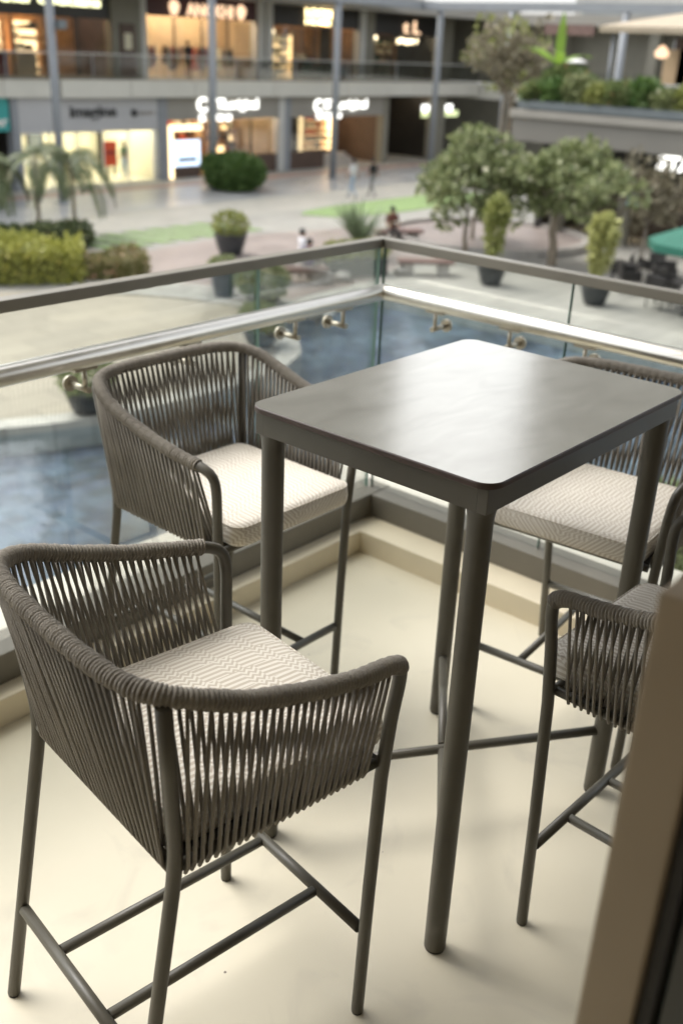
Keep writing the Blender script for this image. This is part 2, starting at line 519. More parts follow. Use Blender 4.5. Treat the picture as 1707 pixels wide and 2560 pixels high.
# ================================================================== TABLE
def make_table():
    t = thing('bar_table', 'tall square-legged bar table with glossy dark grey top', 'table', (0, 0, 0))
    t['label'] = 'tall dark metal bar table with grey rectangular top and rounded corners'
    TX, TY, H = 0.3705, 0.277, 1.05
    pr = [(TX, TY, H - .013), (TX + .0, TY, H - .0015)]
    rings = []
    for ins, z in ((0.004, H - .0125), (0.001, H - .0115), (0.0, H - .010), (0.0, H - .0025), (0.0006, H - .0012), (0.002, H)):
        rings.append([(x, y, z) for x, y in rrect(TX - ins, TY - ins, .036 - ins, 8)])
    top = MB().rings(rings, smooth=False).build('table_top', 'table', t)
    me = top.data
    me.materials.append(M['table_edge'])
    for p in me.polygons:
        if p.normal.z < 0.95: p.material_index = 1
    lx, ly, r = 0.335, 0.240, 0.0225
    az0, az1 = H - .058, H - .0135
    ox, oy, th = lx + .0238, ly + .0238, .020      # apron box flush with the outside of the legs
    for sy in (-1, 1):
        MB().box(-ox, ox, min(sy * oy, sy * (oy - th)), max(sy * oy, sy * (oy - th)), az0, az1).build('apron', 'frame', t, bevel=0.0012)
    for sx in (-1, 1):
        MB().box(min(sx * ox, sx * (ox - th)), max(sx * ox, sx * (ox - th)), -oy + th + .0001, oy - th - .0001, az0 + .0006, az1 - .001).build('apron', 'frame', t)
    for sx in (-1, 1):
        for sy in (-1, 1):
            # leg: round tube flaring into a squared corner block under the top
            rg = []
            n = 24
            for z, rad, sq in ((0.006, r, 0), (0.10, r, 0), (0.90, r, 0), (az0 - .030, r, 0), (az0 - .016, r + .0002, .10), (az0 - .006, r + .0006, .28), (az0 + .001, r + .0010, .45), (az0 + .003, r - .0005, .45), (az1 - .002, r - .004, .3)):
                ring = []
                for k in range(n):
                    a = 2 * PI * k / n + PI / n
                    c, s_ = math.cos(a), math.sin(a)
                    q = max(abs(c), abs(s_))
                    k2 = (1 - sq) + sq * min(1 / q, 1.25)
                    ring.append((sx * lx + rad * c * k2 * (1 if sx > 0 else 1), sy * ly + rad * s_ * k2, z))
                rg.append(ring)
            lg = MB().rings(rg).build('leg', 'frame', t)
            MB().lathe([(r - .002, 0.0), (r - .001, .0058)], (sx * lx, sy * ly, 0), 20).build('foot_pad', 'foot', lg)
    zs = 0.185
    MB().tube([(lx - .016, -ly + .012, zs), (-lx + .016, ly - .012, zs)], .0115, 14).build('stretcher', 'frame', t)
    d = Vector((lx, ly, 0)).normalized() * .0105
    MB().tube([(-lx + .016, -ly + .012, zs), (-d.x, -d.y, zs)], .0114, 14).build('stretcher', 'frame', t)
    MB().tube([(d.x, d.y, zs), (lx - .016, ly - .012, zs)], .0114, 14).build('stretcher', 'frame', t)
    return t
table = make_table()

# ================================================================== CHAIRS
def make_chair():
    random.seed(5)
    t = thing('bar_chair', 'chair', 'chair')
    LR = 0.0118
    RZ = 0.59
    # half outline of the arm-and-back rim, from the front leg backwards (y > 0)
    half = [(0.254, 0.226, 0.56), (0.260, 0.233, 0.68), (0.265, 0.240, 0.755), (0.257, 0.246, 0.790), (0.225, 0.254, 0.806), (0.16, 0.263, 0.817), (0.06, 0.268, 0.838), (-0.05, 0.270, 0.870), (-0.115, 0.262, 0.894), (-0.165, 0.236, 0.908), (-0.194, 0.190, 0.913), (-0.206, 0.11, 0.915), (-0.209, 0.0, 0.915)]
    full = half + [(x, -y, z) for x, y, z in reversed(half[:-1])]
    path = crspline(full, 10)
    # arc length
    S = [0.0]
    for i in range(1, len(path)): S.append(S[-1] + (path[i] - path[i - 1]).length)
    TOT = S[-1]
    def at(s):
        s = min(max(s, 0), TOT)
        lo = 0
        import bisect
        i = min(max(bisect.bisect_right(S, s) - 1, 0), len(path) - 2)
        f = (s - S[i]) / (S[i + 1] - S[i])
        return path[i].lerp(path[i + 1], f)
    def s_of(idx): return S[idx * 10]
    sA = s_of(4) + 0.004               # wrap starts just behind the elbow
    sB = TOT - sA
    # front legs run up and over into the arm rim (one bent tube each side), rim core continues inside the rope
    for sgn in (1, -1):
        pts = [Vector((0.243, sgn * 0.217, 0.004)), Vector((0.248, sgn * 0.221, 0.30))]
        seg = [at(s) for s in [i * (sA + .02) / 22 for i in range(23)]]
        if sgn < 0: seg = [Vector((p.x, -p.y, p.z)) for p in seg]
        lg = MB().tube(pts + seg, LR, 14).build('leg', 'frame', t)
        MB().lathe([(LR - .001, 0), (LR - .0005, .0045)], (0.243, sgn * 0.217, 0), 14).build('foot_pad', 'foot', lg)
    for sgn in (1, -1):
        F_, K_, T_ = Vector((-0.243, sgn * 0.225, 0.004)), Vector((-0.141, sgn * 0.2155, 0.597)), Vector((-0.168, sgn * .243, 0.897))
        k0, k1 = K_ + (F_ - K_).normalized() * .055, K_ + (T_ - K_).normalized() * .055
        pts = [F_, F_.lerp(k0, .5)] + [k0 * (1 - q) ** 2 + K_ * 2 * q * (1 - q) + k1 * q * q for q in (i / 8 for i in range(9))] + [k1.lerp(T_, .5), T_]
        lg = MB().tube(pts, LR, 14).build('leg', 'frame', t)
        MB().lathe([(LR - .001, 0), (LR - .0005, .0045)], (-0.243, sgn * 0.225, 0), 14).build('foot_pad', 'foot', lg)
    # seat rails
    rr = 0.0095
    for sgn in (1, -1): MB().tube([(0.242, sgn * .2185, RZ), (-0.135, sgn * .2160, RZ)], rr, 12).build('seat_rail', 'frame', t)
    MB().tube([(-0.1445, .208, RZ), (-0.1445, -.208, RZ)], rr, 12).build('seat_rail', 'frame', t)
    MB().tube([(0.2505, .209, RZ - .004), (0.2505, -.209, RZ - .004)], rr, 12).build('seat_rail', 'frame', t)
    # foot frame: front and rear bars with two long bars between them
    fz, bz = 0.205, 0.205
    xf, xb = 0.2455, -0.2085
    fb = MB().tube([(xf, .206, fz), (xf, -.206, fz)], .0108, 14).build('footrest', 'frame', t)
    rb = MB().tube([(xb, .211, bz), (xb, -.211, bz)], .0108, 14).build('stretcher', 'frame', t)
    for y in (.085, -.085):
        MB().tube([(xf - .0095, y, fz), (xb + .0095, y, bz)], .0102, 14).build('stretcher', 'frame', t)
    # seat pan of dark webbing under the cushion
    MB().box(-0.132, 0.240, -0.205, 0.205, RZ - .004, RZ + .006).build('seat_pan', 'seatpan', t, bevel=0.002)
    # cord wound round the rim: one continuous helix of ridges; on one arm it runs right over the elbow
    def cord(s0, s1):
        pitch, k_per, seg = 0.0066, 6, 16
        n = int((s1 - s0) / pitch * k_per)
        vs, fs = [], []
        nrm = None
        for i in range(n + 1):
            s = s0 + (s1 - s0) * i / n
            c = at(s); T = (at(s + .003) - at(s - .003)).normalized()
            if nrm is None:
                up = Vector((0, 1, 0)) if abs(T.z) > .8 else Vector((0, 0, 1))
                nrm = (up - T * up.dot(T)).normalized()
            nrm = (nrm - T * nrm.dot(T)).normalized()
            bi = T.cross(nrm)
            wob = 0.0006 * math.sin(i * 0.31) + 0.0005 * math.sin(i * 0.071 + 1)
            for k in range(seg):
                a = 2 * PI * k / seg
                ph = s / pitch + k / seg
                rad = 0.0115 + 0.0042 * math.sqrt(abs(math.sin(PI * ph))) + wob
                vs.append(c + (nrm * math.cos(a) + bi * math.sin(a)) * rad)
        for i in range(n):
            for k in range(seg):
                a, b = i * seg + k, i * seg + (k + 1) % seg
                fs.append((a, b, b + seg, a + seg))
        mb = MB().add(vs, fs, True)
        mb.f += [tuple(reversed(range(seg))), tuple(n * seg + k for k in range(seg))]; mb.sm += [False, False]
        return mb
    sE = s_of(3) - 0.006
    cord(sA, TOT - sE).build('wound_cord', 'rope', t)
    t_alt = cord(sE, sB).mesh('wound_cord_mirrored'); t_alt.materials.append(M['rope'])
    # cord strands between rim and seat rail, two crossing layers
    def strand(a, b, side, outn):
        a, b = Vector(a), Vector(b)
        # leaves the rim under its outer or inner flank, wraps the rail on its own flank
        A = a + outn * (0.0105 * side) + Vector((0, 0, -.006))
        Bq = b + outn * (0.0115 * side) + Vector((0, 0, .004))
        Be = b + outn * (0.0035 * side) + Vector((0, 0, -.0125))
        mid = A.lerp(Bq, 0.5) + outn * 0.0015 * random.uniform(-1, 1)
        MB().tube([A, mid, Bq, Be], [.0033, .0036, .0036, .0034], 6).build('cord_strand', 'rope', t)
    sC = s_of(9) + 0.0     # rim position of the back corner
    nS, nBk = 26, 28
    for sgn in (1, -1):
        for layer, side in ((0, 1), (1, -1)):
            for i in range(nS):
                u = (i + 0.5) / nS
                ut = u + ((0.55 if layer else -0.55) + random.uniform(-.08, .08)) / nS
                ub = u + ((-0.75 if layer else 0.75) + random.uniform(-.09, .09)) / nS
                ut = min(max(ut, 0.0), 1.0); ub = min(max(ub, 0.0), 1.0)
                p = at(sA + .004 + (sC - sA - .016) * ut)
                q = Vector((0.232 - (0.232 + 0.130) * ub, .2185, RZ))
                p = Vector((p.x, p.y * sgn, p.z)); q.y *= sgn
                strand(p, q, side, Vector((0, sgn, 0)))
    for layer, side in ((0, 1), (1, -1)):
        for i in range(nBk):
            u = (i + 0.5) / nBk
            ut = min(max(u + ((0.5 if layer else -0.5) + random.uniform(-.08, .08)) / nBk, 0), 1); ub = min(max(u + ((-1.0 if layer else 1.0) + random.uniform(-.09, .09)) / nBk, 0), 1)
            p = at(sC + .014 + (TOT - 2 * sC - .028) * ut)
            q = Vector((-0.1445, .203 - .406 * ub, RZ))
            strand(p, q, side, Vector((-1, 0, 0)))
    # cushion
    hx, hy = 0.211, 0.199
    cx = 0.083
    rg = []
    for ins, z in ((.030, .5975), (.008, .5985), (.002, .603), (0, .610), (-.001, .625), (0, .641), (.0025, .649), (.007, .6545), (.017, .6585), (.05, .662), (.10, .6640), (.16, .6648), (.195, .6648)):
        rg.append([(cx + x, y, z) for x, y in rrect(hx - ins, hy - min(ins, .185), max(.004, .032 - ins * .15), 5)])
    cu = MB().rings(rg).build('seat_cushion', 'fabric', t)
    # piped seam round the top edge
    seam = [(cx + x, y, .6510) for x, y in rrect(hx - .0022, hy - .0022, .031, 5)]
    MB().tube(seam + [seam[0]], .0016, 5, cap=False).build('seam_piping', 'fabric', cu)
    return t, t_alt
chair, cord_alt = make_chair()
chair.location = (-0.770, 0.0275, 0); chair.rotation_euler = (0, 0, R(-8.2))
chair['label'] = 'woven rope bar chair nearest the camera, its back corner and cushion in full view'
chair['category'] = 'chair'; chair['group'] = 'rope bar chairs round the table'
for loc, rot, alt, lab in (((0.01, 0.775, 0), -91, True, 'woven rope bar chair with its back to the left handrail, cushion behind the table leg'),
                           ((0.675, -0.005, 0), 185, False, 'woven rope bar chair behind the table, half hidden by the right table edge'),
                           ((0.052, -0.588, 0), 88, True, 'woven rope bar chair at lower right, partly hidden by the beige partition')):
    c = copy_tree(chair)
    c.location = loc; c.rotation_euler = (0, 0, R(rot)); c['label'] = lab
    if alt:
        for ch in c.children:
            if ch.name.startswith('wound_cord'): ch.data = cord_alt

#@@BACKGROUND@@
# ================================================================== BACKGROUND MATERIALS
M['paving'] = pmat('plaza_paving', (0.31, 0.30, 0.265), 0.55, 0.10, 0.7, 0.1, 8, rvar=0.12)
M['tan'] = pmat('sand_paving', (0.30, 0.27, 0.205), 0.65, 0.07, 0.6)
M['roadgrey'] = pmat('grey_setts', (0.29, 0.295, 0.295), 0.35, 0.10, 0.5, rvar=0.15)
M['cream_pave'] = pmat('cream_paving', (0.36, 0.345, 0.30), 0.5, 0.06, 0.8)
M['pink'] = pmat('pink_granite', (0.29, 0.245, 0.22), 0.4, 0.10, 0.9, rvar=0.12)
M['redstrip'] = pmat('red_brick_strip', (0.33, 0.22, 0.185), 0.6, 0.1, 1.5)
M['coping'] = pmat('pool_coping', (0.42, 0.41, 0.36), 0.5, 0.06, 2)
M['grass'] = pmat('lawn_turf', (0.205, 0.29, 0.115), 0.9, 0.18, 6, 0.6, 40)
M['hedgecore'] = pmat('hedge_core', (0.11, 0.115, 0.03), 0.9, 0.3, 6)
M['soil'] = pmat('soil', (0.06, 0.045, 0.03), 0.9, 0.2, 8)
M['pot'] = pmat('dark_pot', (0.030, 0.034, 0.036), 0.35, 0.15, 6)
M['potgrey'] = pmat('grey_pot', (0.06, 0.065, 0.07), 0.5, 0.15, 6)
M['bark'] = pmat('bark', (0.20, 0.165, 0.12), 0.85, 0.25, 9, 0.6, 30)
M['barkgrey'] = pmat('grey_bark', (0.26, 0.23, 0.19), 0.85, 0.2, 9, 0.6, 30)
M['steelpost'] = pmat('post_paint', (0.235, 0.25, 0.265), 0.4, 0.06, 2)
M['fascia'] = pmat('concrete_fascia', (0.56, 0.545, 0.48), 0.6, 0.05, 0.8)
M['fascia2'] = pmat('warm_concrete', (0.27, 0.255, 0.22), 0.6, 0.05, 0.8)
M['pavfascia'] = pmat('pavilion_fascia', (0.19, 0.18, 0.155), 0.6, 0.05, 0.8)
M['greyband'] = pmat('grey_signband', (0.42, 0.42, 0.42), 0.5, 0.04, 0.8)
M['dark'] = pmat('dark_panel', (0.022, 0.020, 0.018), 0.4, 0.15, 2)
M['darkbrown'] = pmat('dark_brown', (0.085, 0.052, 0.036), 0.5, 0.2, 2)
M['maroon'] = pmat('maroon_panel', (0.055, 0.014, 0.014), 0.4, 0.1, 2)
M['olivewall'] = pmat('olive_wall', (0.20, 0.19, 0.15), 0.6, 0.08, 1)
M['teal'] = pmat('teal_panel', (0.035, 0.30, 0.28), 0.45, 0.05, 1)
M['shopcream'] = pmat('shop_cream', (0.66, 0.62, 0.46), 0.6, 0.04, 1)
M['shopwarm'] = pmat('shop_warm', (0.52, 0.38, 0.23), 0.6, 0.15, 1.3)
M['shopwood'] = pmat('shop_wood', (0.40, 0.20, 0.08), 0.5, 0.25, 3)
M['colwhite'] = pmat('column_white', (0.50, 0.50, 0.47), 0.5, 0.04, 1)
M['red'] = pmat('red_panel', (0.50, 0.065, 0.03), 0.5, 0.08, 3)
M['wine'] = pmat('wine_panel', (0.20, 0.02, 0.03), 0.5, 0.08, 3)
M['tealchair'] = pmat('teal_fabric', (0.03, 0.12, 0.13), 0.7, 0.1, 3)
M['canvas_green'] = pmat('green_canvas', (0.010, 0.10, 0.065), 0.75, 0.08, 3)
M['canvas_cream'] = pmat('cream_canvas', (0.36, 0.30, 0.215), 0.75, 0.06, 2)
M['troughgrey'] = pmat('trough_grey', (0.13, 0.15, 0.155), 0.5, 0.08, 2)
M['brickbench'] = pmat('bench_stone', (0.16, 0.095, 0.08), 0.6, 0.15, 5)
M['greystone'] = pmat('grey_stone', (0.35, 0.33, 0.30), 0.6, 0.12, 5)
M['shopglass'] = glassmat('shop_glass', (0.90, 0.91, 0.90), 0.7)
M['lit_white'] = emat('sign_white', (1.0, 1.0, 0.95), 1.0)
M['lit_yellow'] = emat('sign_yellow', (1.0, 0.78, 0.38), 2.0)
M['lit_pink'] = emat('sign_peach', (1.0, 0.66, 0.42), 0.55)
M['lit_opt'] = emat('sign_pale_yellow', (0.95, 0.95, 0.55), 1.0)
M['lamp_warm'] = emat('lamp_warm', (1.0, 0.80, 0.56), 17.0)
M['lamp_hot'] = emat('lamp_bright', (1.0, 0.80, 0.52), 5.0)
M['lamp_cool'] = emat('lamp_neutral', (1.0, 0.95, 0.80), 22.0)
M['screen'] = emat('screen_blue', (0.62, 0.78, 1.0), .6)
M['lit_shelf'] = emat('shelf_light', (1.0, 0.76, 0.42), 1.1)
M['lit_strip_green'] = emat('sign_green', (0.75, 0.85, 0.45), .4)
M['black_letter'] = pmat('black_letters', (0.03, 0.03, 0.03), 0.4)
M['skin'] = pmat('skin', (0.30, 0.17, 0.11), 0.6, 0.05)
M['hair'] = pmat('hair', (0.012, 0.010, 0.009), 0.6, 0.1)
LF = {
    'tree': leafmat('leaf_tree', (0.11, 0.14, 0.05), (0.31, 0.34, 0.16), (0.55, 0.52, 0.38)),
    'pale': leafmat('leaf_pale', (0.11, 0.15, 0.05), (0.29, 0.33, 0.15), (0.45, 0.44, 0.30)),
    'dark': leafmat('leaf_dark', (0.05, 0.11, 0.025), (0.15, 0.23, 0.065)),
    'hedge': leafmat('leaf_hedge', (0.22, 0.235, 0.04), (0.40, 0.40, 0.085), (0.48, 0.42, 0.12)),
    'pink': leafmat('leaf_pink', (0.14, 0.15, 0.05), (0.30, 0.25, 0.12), (0.60, 0.30, 0.22)),
    'palm': leafmat('leaf_palm', (0.055, 0.08, 0.03), (0.15, 0.175, 0.08), (0.30, 0.26, 0.16)),
    'grassy': leafmat('leaf_silver', (0.10, 0.14, 0.075), (0.23, 0.28, 0.17)),
    'lime': leafmat('leaf_lime', (0.17, 0.20, 0.045), (0.34, 0.35, 0.12)),
    'bamboo': leafmat('leaf_bamboo', (0.26, 0.27, 0.08), (0.48, 0.48, 0.19)),
    'brown': leafmat('leaf_brown', (0.12, 0.105, 0.06), (0.27, 0.24, 0.16), (0.40, 0.32, 0.24)),
    'banana': leafmat('leaf_banana', (0.13, 0.26, 0.03), (0.28, 0.42, 0.06), trans=0.45),
    'mixed': leafmat('leaf_mixed', (0.08, 0.13, 0.04), (0.24, 0.28, 0.11), (0.45, 0.20, 0.12)),
}

def joints(key, size, dark=0.72):
    m = M[key]; n, l = m.node_tree.nodes, m.node_tree.links
    b = n['Principled BSDF']; src = b.inputs['Base Color'].links[0].from_socket
    tc = n.new('ShaderNodeTexCoord'); br = n.new('ShaderNodeTexBrick')
    br.inputs['Scale'].default_value = 1.0; br.inputs['Brick Width'].default_value = size; br.inputs['Row Height'].default_value = size * .5
    br.inputs['Mortar Size'].default_value = size * .022; br.inputs['Mortar Smooth'].default_value = .2
    br.inputs['Color1'].default_value = (1, 1, 1, 1); br.inputs['Color2'].default_value = (.86, .86, .87, 1); br.inputs['Mortar'].default_value = (dark, dark, dark, 1)
    l.new(tc.outputs['Object'], br.inputs['Vector'])
    mx = n.new('ShaderNodeMix'); mx.data_type = 'RGBA'; mx.blend_type = 'MULTIPLY'; mx.inputs['Factor'].default_value = 1.0
    l.new(src, mx.inputs['A']); l.new(br.outputs['Color'], mx.inputs['B']); l.new(mx.outputs['Result'], b.inputs['Base Color'])
for k_, z_ in (('paving', 1.2), ('cream_pave', 1.2), ('pink', .9), ('tan', 1.6), ('roadgrey', 1.0), ('coping', 1.2)): joints(k_, z_)
# ================================================================== GROUND, PAVEMENTS, POOL
pool = [(1.46, -30), (1.46, 2.0), (1.46, 10.0), (0.5, 13.2), (2.5, 14.6), (5.0, 14.45), (7.0, 13.85), (7.75, 13.5), (8.55, 13.2), (9.6, 13.05), (10.9, 12.95), (12.2, 12.98), (13.3, 13.2), (14.3, 13.7), (15.0, 14.4), (15.5, 15.3), (16.3, 16.2), (17.4, 16.75), (19.0, 17.05), (20.9, 17.1), (20.9, 7.4), (20.6, -30)]
def ground_sheet():
    bm = bmesh.new()
    def loop(pts):
        vs = [bm.verts.new((x, y, G)) for x, y in pts]
        return [bm.edges.new((vs[i], vs[(i + 1) % len(vs)])) for i in range(len(vs))]
    e = loop([(-400, -400), (600, -400), (600, 600), (-400, 600)]) + loop(pool)
    bmesh.ops.triangle_fill(bm, edges=e, use_beauty=True)
    for f in bm.faces:
        if f.normal.z < 0: f.normal_flip()
    me = bpy.data.meshes.new('plaza_ground'); bm.to_mesh(me); bm.free()
    return obj('plaza_ground', me, 'paving')
tag(ground_sheet(), kind='structure')
PD = G - 0.45
def flat(name, mat, poly, z, kind='structure'):
    me = bpy.data.meshes.new(name)
    me.from_pydata([(x, y, z) for x, y in poly], [], [tuple(range(len(poly)))])
    me.update()
    return tag(obj(name, me, mat), kind=kind)
def mosaic_mat():
    m, nt, b = _nt('pool_mosaic'); n, l = nt.nodes, nt.links
    tc = n.new('ShaderNodeTexCoord')
    v = n.new('ShaderNodeTexVoronoi'); v.inputs['Scale'].default_value = 4.2; v.distance = 'CHEBYCHEV'; v.inputs['Randomness'].default_value = 0.25
    l.new(tc.outputs['Object'], v.inputs['Vector'])
    a = n.new('ShaderNodeTexNoise'); a.inputs['Scale'].default_value = 0.55; a.inputs['Detail'].default_value = 6; a.inputs['Distortion'].default_value = 0.8
    l.new(tc.outputs['Object'], a.inputs['Vector'])
    rp = n.new('ShaderNodeValToRGB')
    rp.color_ramp.elements[0].position = 0.36; rp.color_ramp.elements[0].color = (0.026, 0.034, 0.058, 1)
    rp.color_ramp.elements[1].position = 0.62; rp.color_ramp.elements[1].color = (0.105, 0.125, 0.145, 1)
    l.new(a.outputs['Fac'], rp.inputs['Fac'])
    sp = n.new('ShaderNodeSeparateColor'); l.new(v.outputs['Color'], sp.inputs[0])
    hv = n.new('ShaderNodeHueSaturation')
    mr = n.new('ShaderNodeMapRange'); mr.inputs['To Min'].default_value = 0.5; mr.inputs['To Max'].default_value = 1.55
    l.new(sp.outputs[0], mr.inputs['Value']); l.new(mr.outputs[0], hv.inputs['Value'])
    mr2 = n.new('ShaderNodeMapRange'); mr2.inputs['To Min'].default_value = 0.47; mr2.inputs['To Max'].default_value = 0.52
    l.new(sp.outputs[1], mr2.inputs['Value']); l.new(mr2.outputs[0], hv.inputs['Hue'])
    l.new(rp.outputs[0], hv.inputs['Color']); l.new(hv.outputs[0], b.inputs['Base Color'])
    b.inputs['Roughness'].default_value = 0.4
    return m
M['mosaic'] = mosaic_mat()
flat('pool_floor', 'mosaic', pool, PD)
def water_mat():
    m = glassmat('pool_water', (0.80, 0.87, 0.92), 0.16, 0.10)
    n, l = m.node_tree.nodes, m.node_tree.links
    tc = n.new('ShaderNodeTexCoord')
    a = n.new('ShaderNodeTexNoise'); a.inputs['Scale'].default_value = 2.4; a.inputs['Detail'].default_value = 4
    l.new(tc.outputs['Object'], a.inputs['Vector'])
    bp = n.new('ShaderNodeBump'); bp.inputs['Strength'].default_value = 0.35; bp.inputs['Distance'].default_value = 0.03
    l.new(a.outputs['Fac'], bp.inputs['Height'])
    for q in n:
        if q.type in ('BSDF_GLOSSY', 'FRESNEL'): l.new(bp.outputs[0], q.inputs['Normal'])
    return m
M['water'] = water_mat()
flat('pool_water', 'water', pool, G - 0.09)
# pool walls and coping follow the shore
def ribbon(name, mat, pts, off0, off1, z0, z1):
    """low band following a polyline; offsets measured to the right of travel"""
    P = [Vector((x, y)) for x, y in pts]
    L_, R_ = [], []
    for i, p in enumerate(P):
        d = (P[min(i + 1, len(P) - 1)] - P[max(i - 1, 0)]).normalized()
        nr = Vector((d.y, -d.x))
        L_.append(p + nr * off0); R_.append(p + nr * off1)
    vs, fs = [], []
    for a, b in zip(L_, R_):
        vs += [(a.x, a.y, z0), (b.x, b.y, z0), (b.x, b.y, z1), (a.x, a.y, z1)]
    for i in range(len(P) - 1):
        o = i * 4
        for k in range(4): fs.append((o + k, o + (k + 1) % 4, o + 4 + (k + 1) % 4, o + 4 + k))
    e = (len(P) - 1) * 4
    fs += [(3, 2, 1, 0), (e, e + 1, e + 2, e + 3)]
    return MB().add(vs, fs)
shore = crspline([(x, y, 0) for x, y in pool[3:19]], 3)
shore = [(p.x, p.y) for p in shore]
tag(ribbon('pool_coping', 'coping', [(p[0], p[1]) for p in pool[3:20]], -0.42, 0.03, PD, G + 0.05).build('pool_coping', 'coping'), kind='structure')
tag(ribbon('pool_coping_east', 'coping', pool[19:], -0.40, 0.03, PD, G + 0.05).build('pool_coping_east', 'coping'), kind='structure')
# paved zones, each 4 mm above the one below
flat('sand_paving', 'tan', [(0.6, 15.2), (2.5, 15.1), (5.0, 14.95), (7.1, 14.35), (8.6, 13.68), (9.8, 13.53), (11, 13.45), (12.1, 13.5), (13.1, 13.7), (14, 14.15), (14.6, 14.75), (15.0, 15.6), (15.9, 16.6), (16.4, 17.2), (16.6, 19), (15.5, 21.2), (12.5, 23.0), (5, 27), (-8, 30), (-8, 16)], G + 0.004)
flat('pink_paving', 'pink', [(16.9, 17.4), (19, 17.6), (21.4, 17.65), (27, 19.5), (28.6, 24.3), (23.6, 25.6), (17.8, 25.0), (16.2, 22.0)], G + 0.008)
flat('cream_paving', 'cream_pave', [(-30, 28.6), (50, 28.6), (50, 32.0), (-30, 32.0)], G + 0.004)
flat('shop_street', 'roadgrey', [(-30, 32.05), (52, 32.05), (52, 36.75), (-30, 36.75)], G + 0.006)
flat('red_brick_strip', 'redstrip', [(-30, 36.8), (52, 36.8), (52, 37.7), (-30, 37.7)], G + 0.006)
for k in range(4):
    y = 33.0 + k * 0.95
    flat('street_joint', 'greystone', [(-30, y), (52, y), (52, y + .09), (-30, y + .09)], G + 0.010)
for k in range(7):
    x = 18.3 + k * 1.02
    o = MB().prism([(x, 28.3), (x - .55, 28.3), (x + .35, 25.9), (x + .95, 25.9)], G, G + 0.03).build('grass_strip', 'grass'); tag(o, kind='structure')
lawnpoly = [(29.2, 27.6), (30.0, 26.3), (31.5, 25.85), (34, 25.7), (38, 25.7), (41, 26.2), (41.5, 27.5), (40.5, 28.4), (36, 28.5), (32, 28.4), (30, 28.1)]
tag(MB().prism(lawnpoly, G, G + 0.03).build('lawn', 'grass'), kind='structure')
# curved shallow steps between the sand court and the pink paving
for k in range(3):
    rad = 5.0 + k * 0.62
    arc = [(11.3 + rad * math.cos(R(a)), 17.2 + rad * math.sin(R(a))) for a in range(-14, 62, 4)]
    tag(ribbon('curved_step', 'greystone', arc, 0.0, 0.36, G, G + 0.07 - 0.012 * k).build('curved_step', 'coping'), kind='structure')
# round planted ring right of the lawn
ring = [(30.6 + 3.7 * math.cos(R(a)), 19.6 + 3.7 * math.sin(R(a))) for a in range(0, 361, 12)]
rg_ = thing('round_planter', 'low round stone kerb enclosing pinkish paving beneath the trees', 'planter', (30.6, 19.6, G))
ribbon('kerb', 'greystone', [(x - 30.6, y - 19.6) for x, y in ring], -0.25, 0.0, 0.0, 0.28).build('kerb', 'greystone', rg_)
MB().prism([((x - 30.6) * .985, (y - 19.6) * .985) for x, y in ring[:-1]], 0.0, 0.14).build('infill', 'pink', rg_)

# ================================================================== THE MALL ACROSS THE PLAZA
def text_mesh(s, width, height, depth=0.04, bold=0.0):
    cu = bpy.data.curves.new('lettering', 'FONT')
    cu.body = s; cu.size = 1.0; cu.extrude = 0.02; cu.offset = bold; cu.resolution_u = 3
    ob = bpy.data.objects.new('lettering', cu); COL.objects.link(ob)
    dg = bpy.context.evaluated_depsgraph_get()
    me = bpy.data.meshes.new_from_object(ob.evaluated_get(dg))
    bpy.data.objects.remove(ob); bpy.data.curves.remove(cu)
    xs = [v.co.x for v in me.vertices]; ys = [v.co.y for v in me.vertices]
    x0, x1, y0, y1 = min(xs), max(xs), min(ys), max(ys)
    for v in me.vertices:
        v.co = ((v.co.x - (x0 + x1) / 2) / (x1 - x0) * width, (v.co.y - (y0 + y1) / 2) / (y1 - y0) * height, v.co.z / 0.02 * depth / 2)
    me.materials.clear()
    return me
def letters(name, s, mat, parent, x, y, z, w, h, rz=0.0, bold=0.02):
    return obj(name, text_mesh(s, w, h, 0.05, bold), mat, parent, (x, y, z), (R(90), 0, rz))

FY, UY = 38.6, 41.0          # fascia / ground-floor front line, upper shop front line
mall = thing('shopping_mall', 'two storey shopping mall with lit shop fronts across the plaza', 'building', (30, FY, G))
def mb(name, mat, x0, x1, y0, y1, z0, z1, bevel=0.0, parent=mall):
    return MB().box(x0 - 30, x1 - 30, y0 - FY, y1 - FY, z0 - G, z1 - G).build(name, mat, parent, bevel=bevel)
# floor slab with its fascia in panels, one of them standing forward
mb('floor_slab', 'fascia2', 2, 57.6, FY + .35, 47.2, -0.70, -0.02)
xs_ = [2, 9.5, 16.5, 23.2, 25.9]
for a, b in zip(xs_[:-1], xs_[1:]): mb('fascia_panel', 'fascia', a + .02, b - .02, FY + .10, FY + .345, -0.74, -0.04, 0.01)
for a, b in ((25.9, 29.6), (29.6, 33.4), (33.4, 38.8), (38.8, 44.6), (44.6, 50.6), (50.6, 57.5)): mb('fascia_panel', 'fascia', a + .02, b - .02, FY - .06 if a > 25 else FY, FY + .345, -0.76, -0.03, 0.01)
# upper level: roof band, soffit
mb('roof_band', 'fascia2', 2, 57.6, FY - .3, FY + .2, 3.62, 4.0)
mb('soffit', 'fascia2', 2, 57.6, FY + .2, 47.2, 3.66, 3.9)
mb('roof', 'fascia2', 2, 62.0, FY + .2, 62, 3.95, 4.4)
mb('rear_wall', 'darkbrown', 2, 57.6, 47.0, 47.3, G, 3.66)
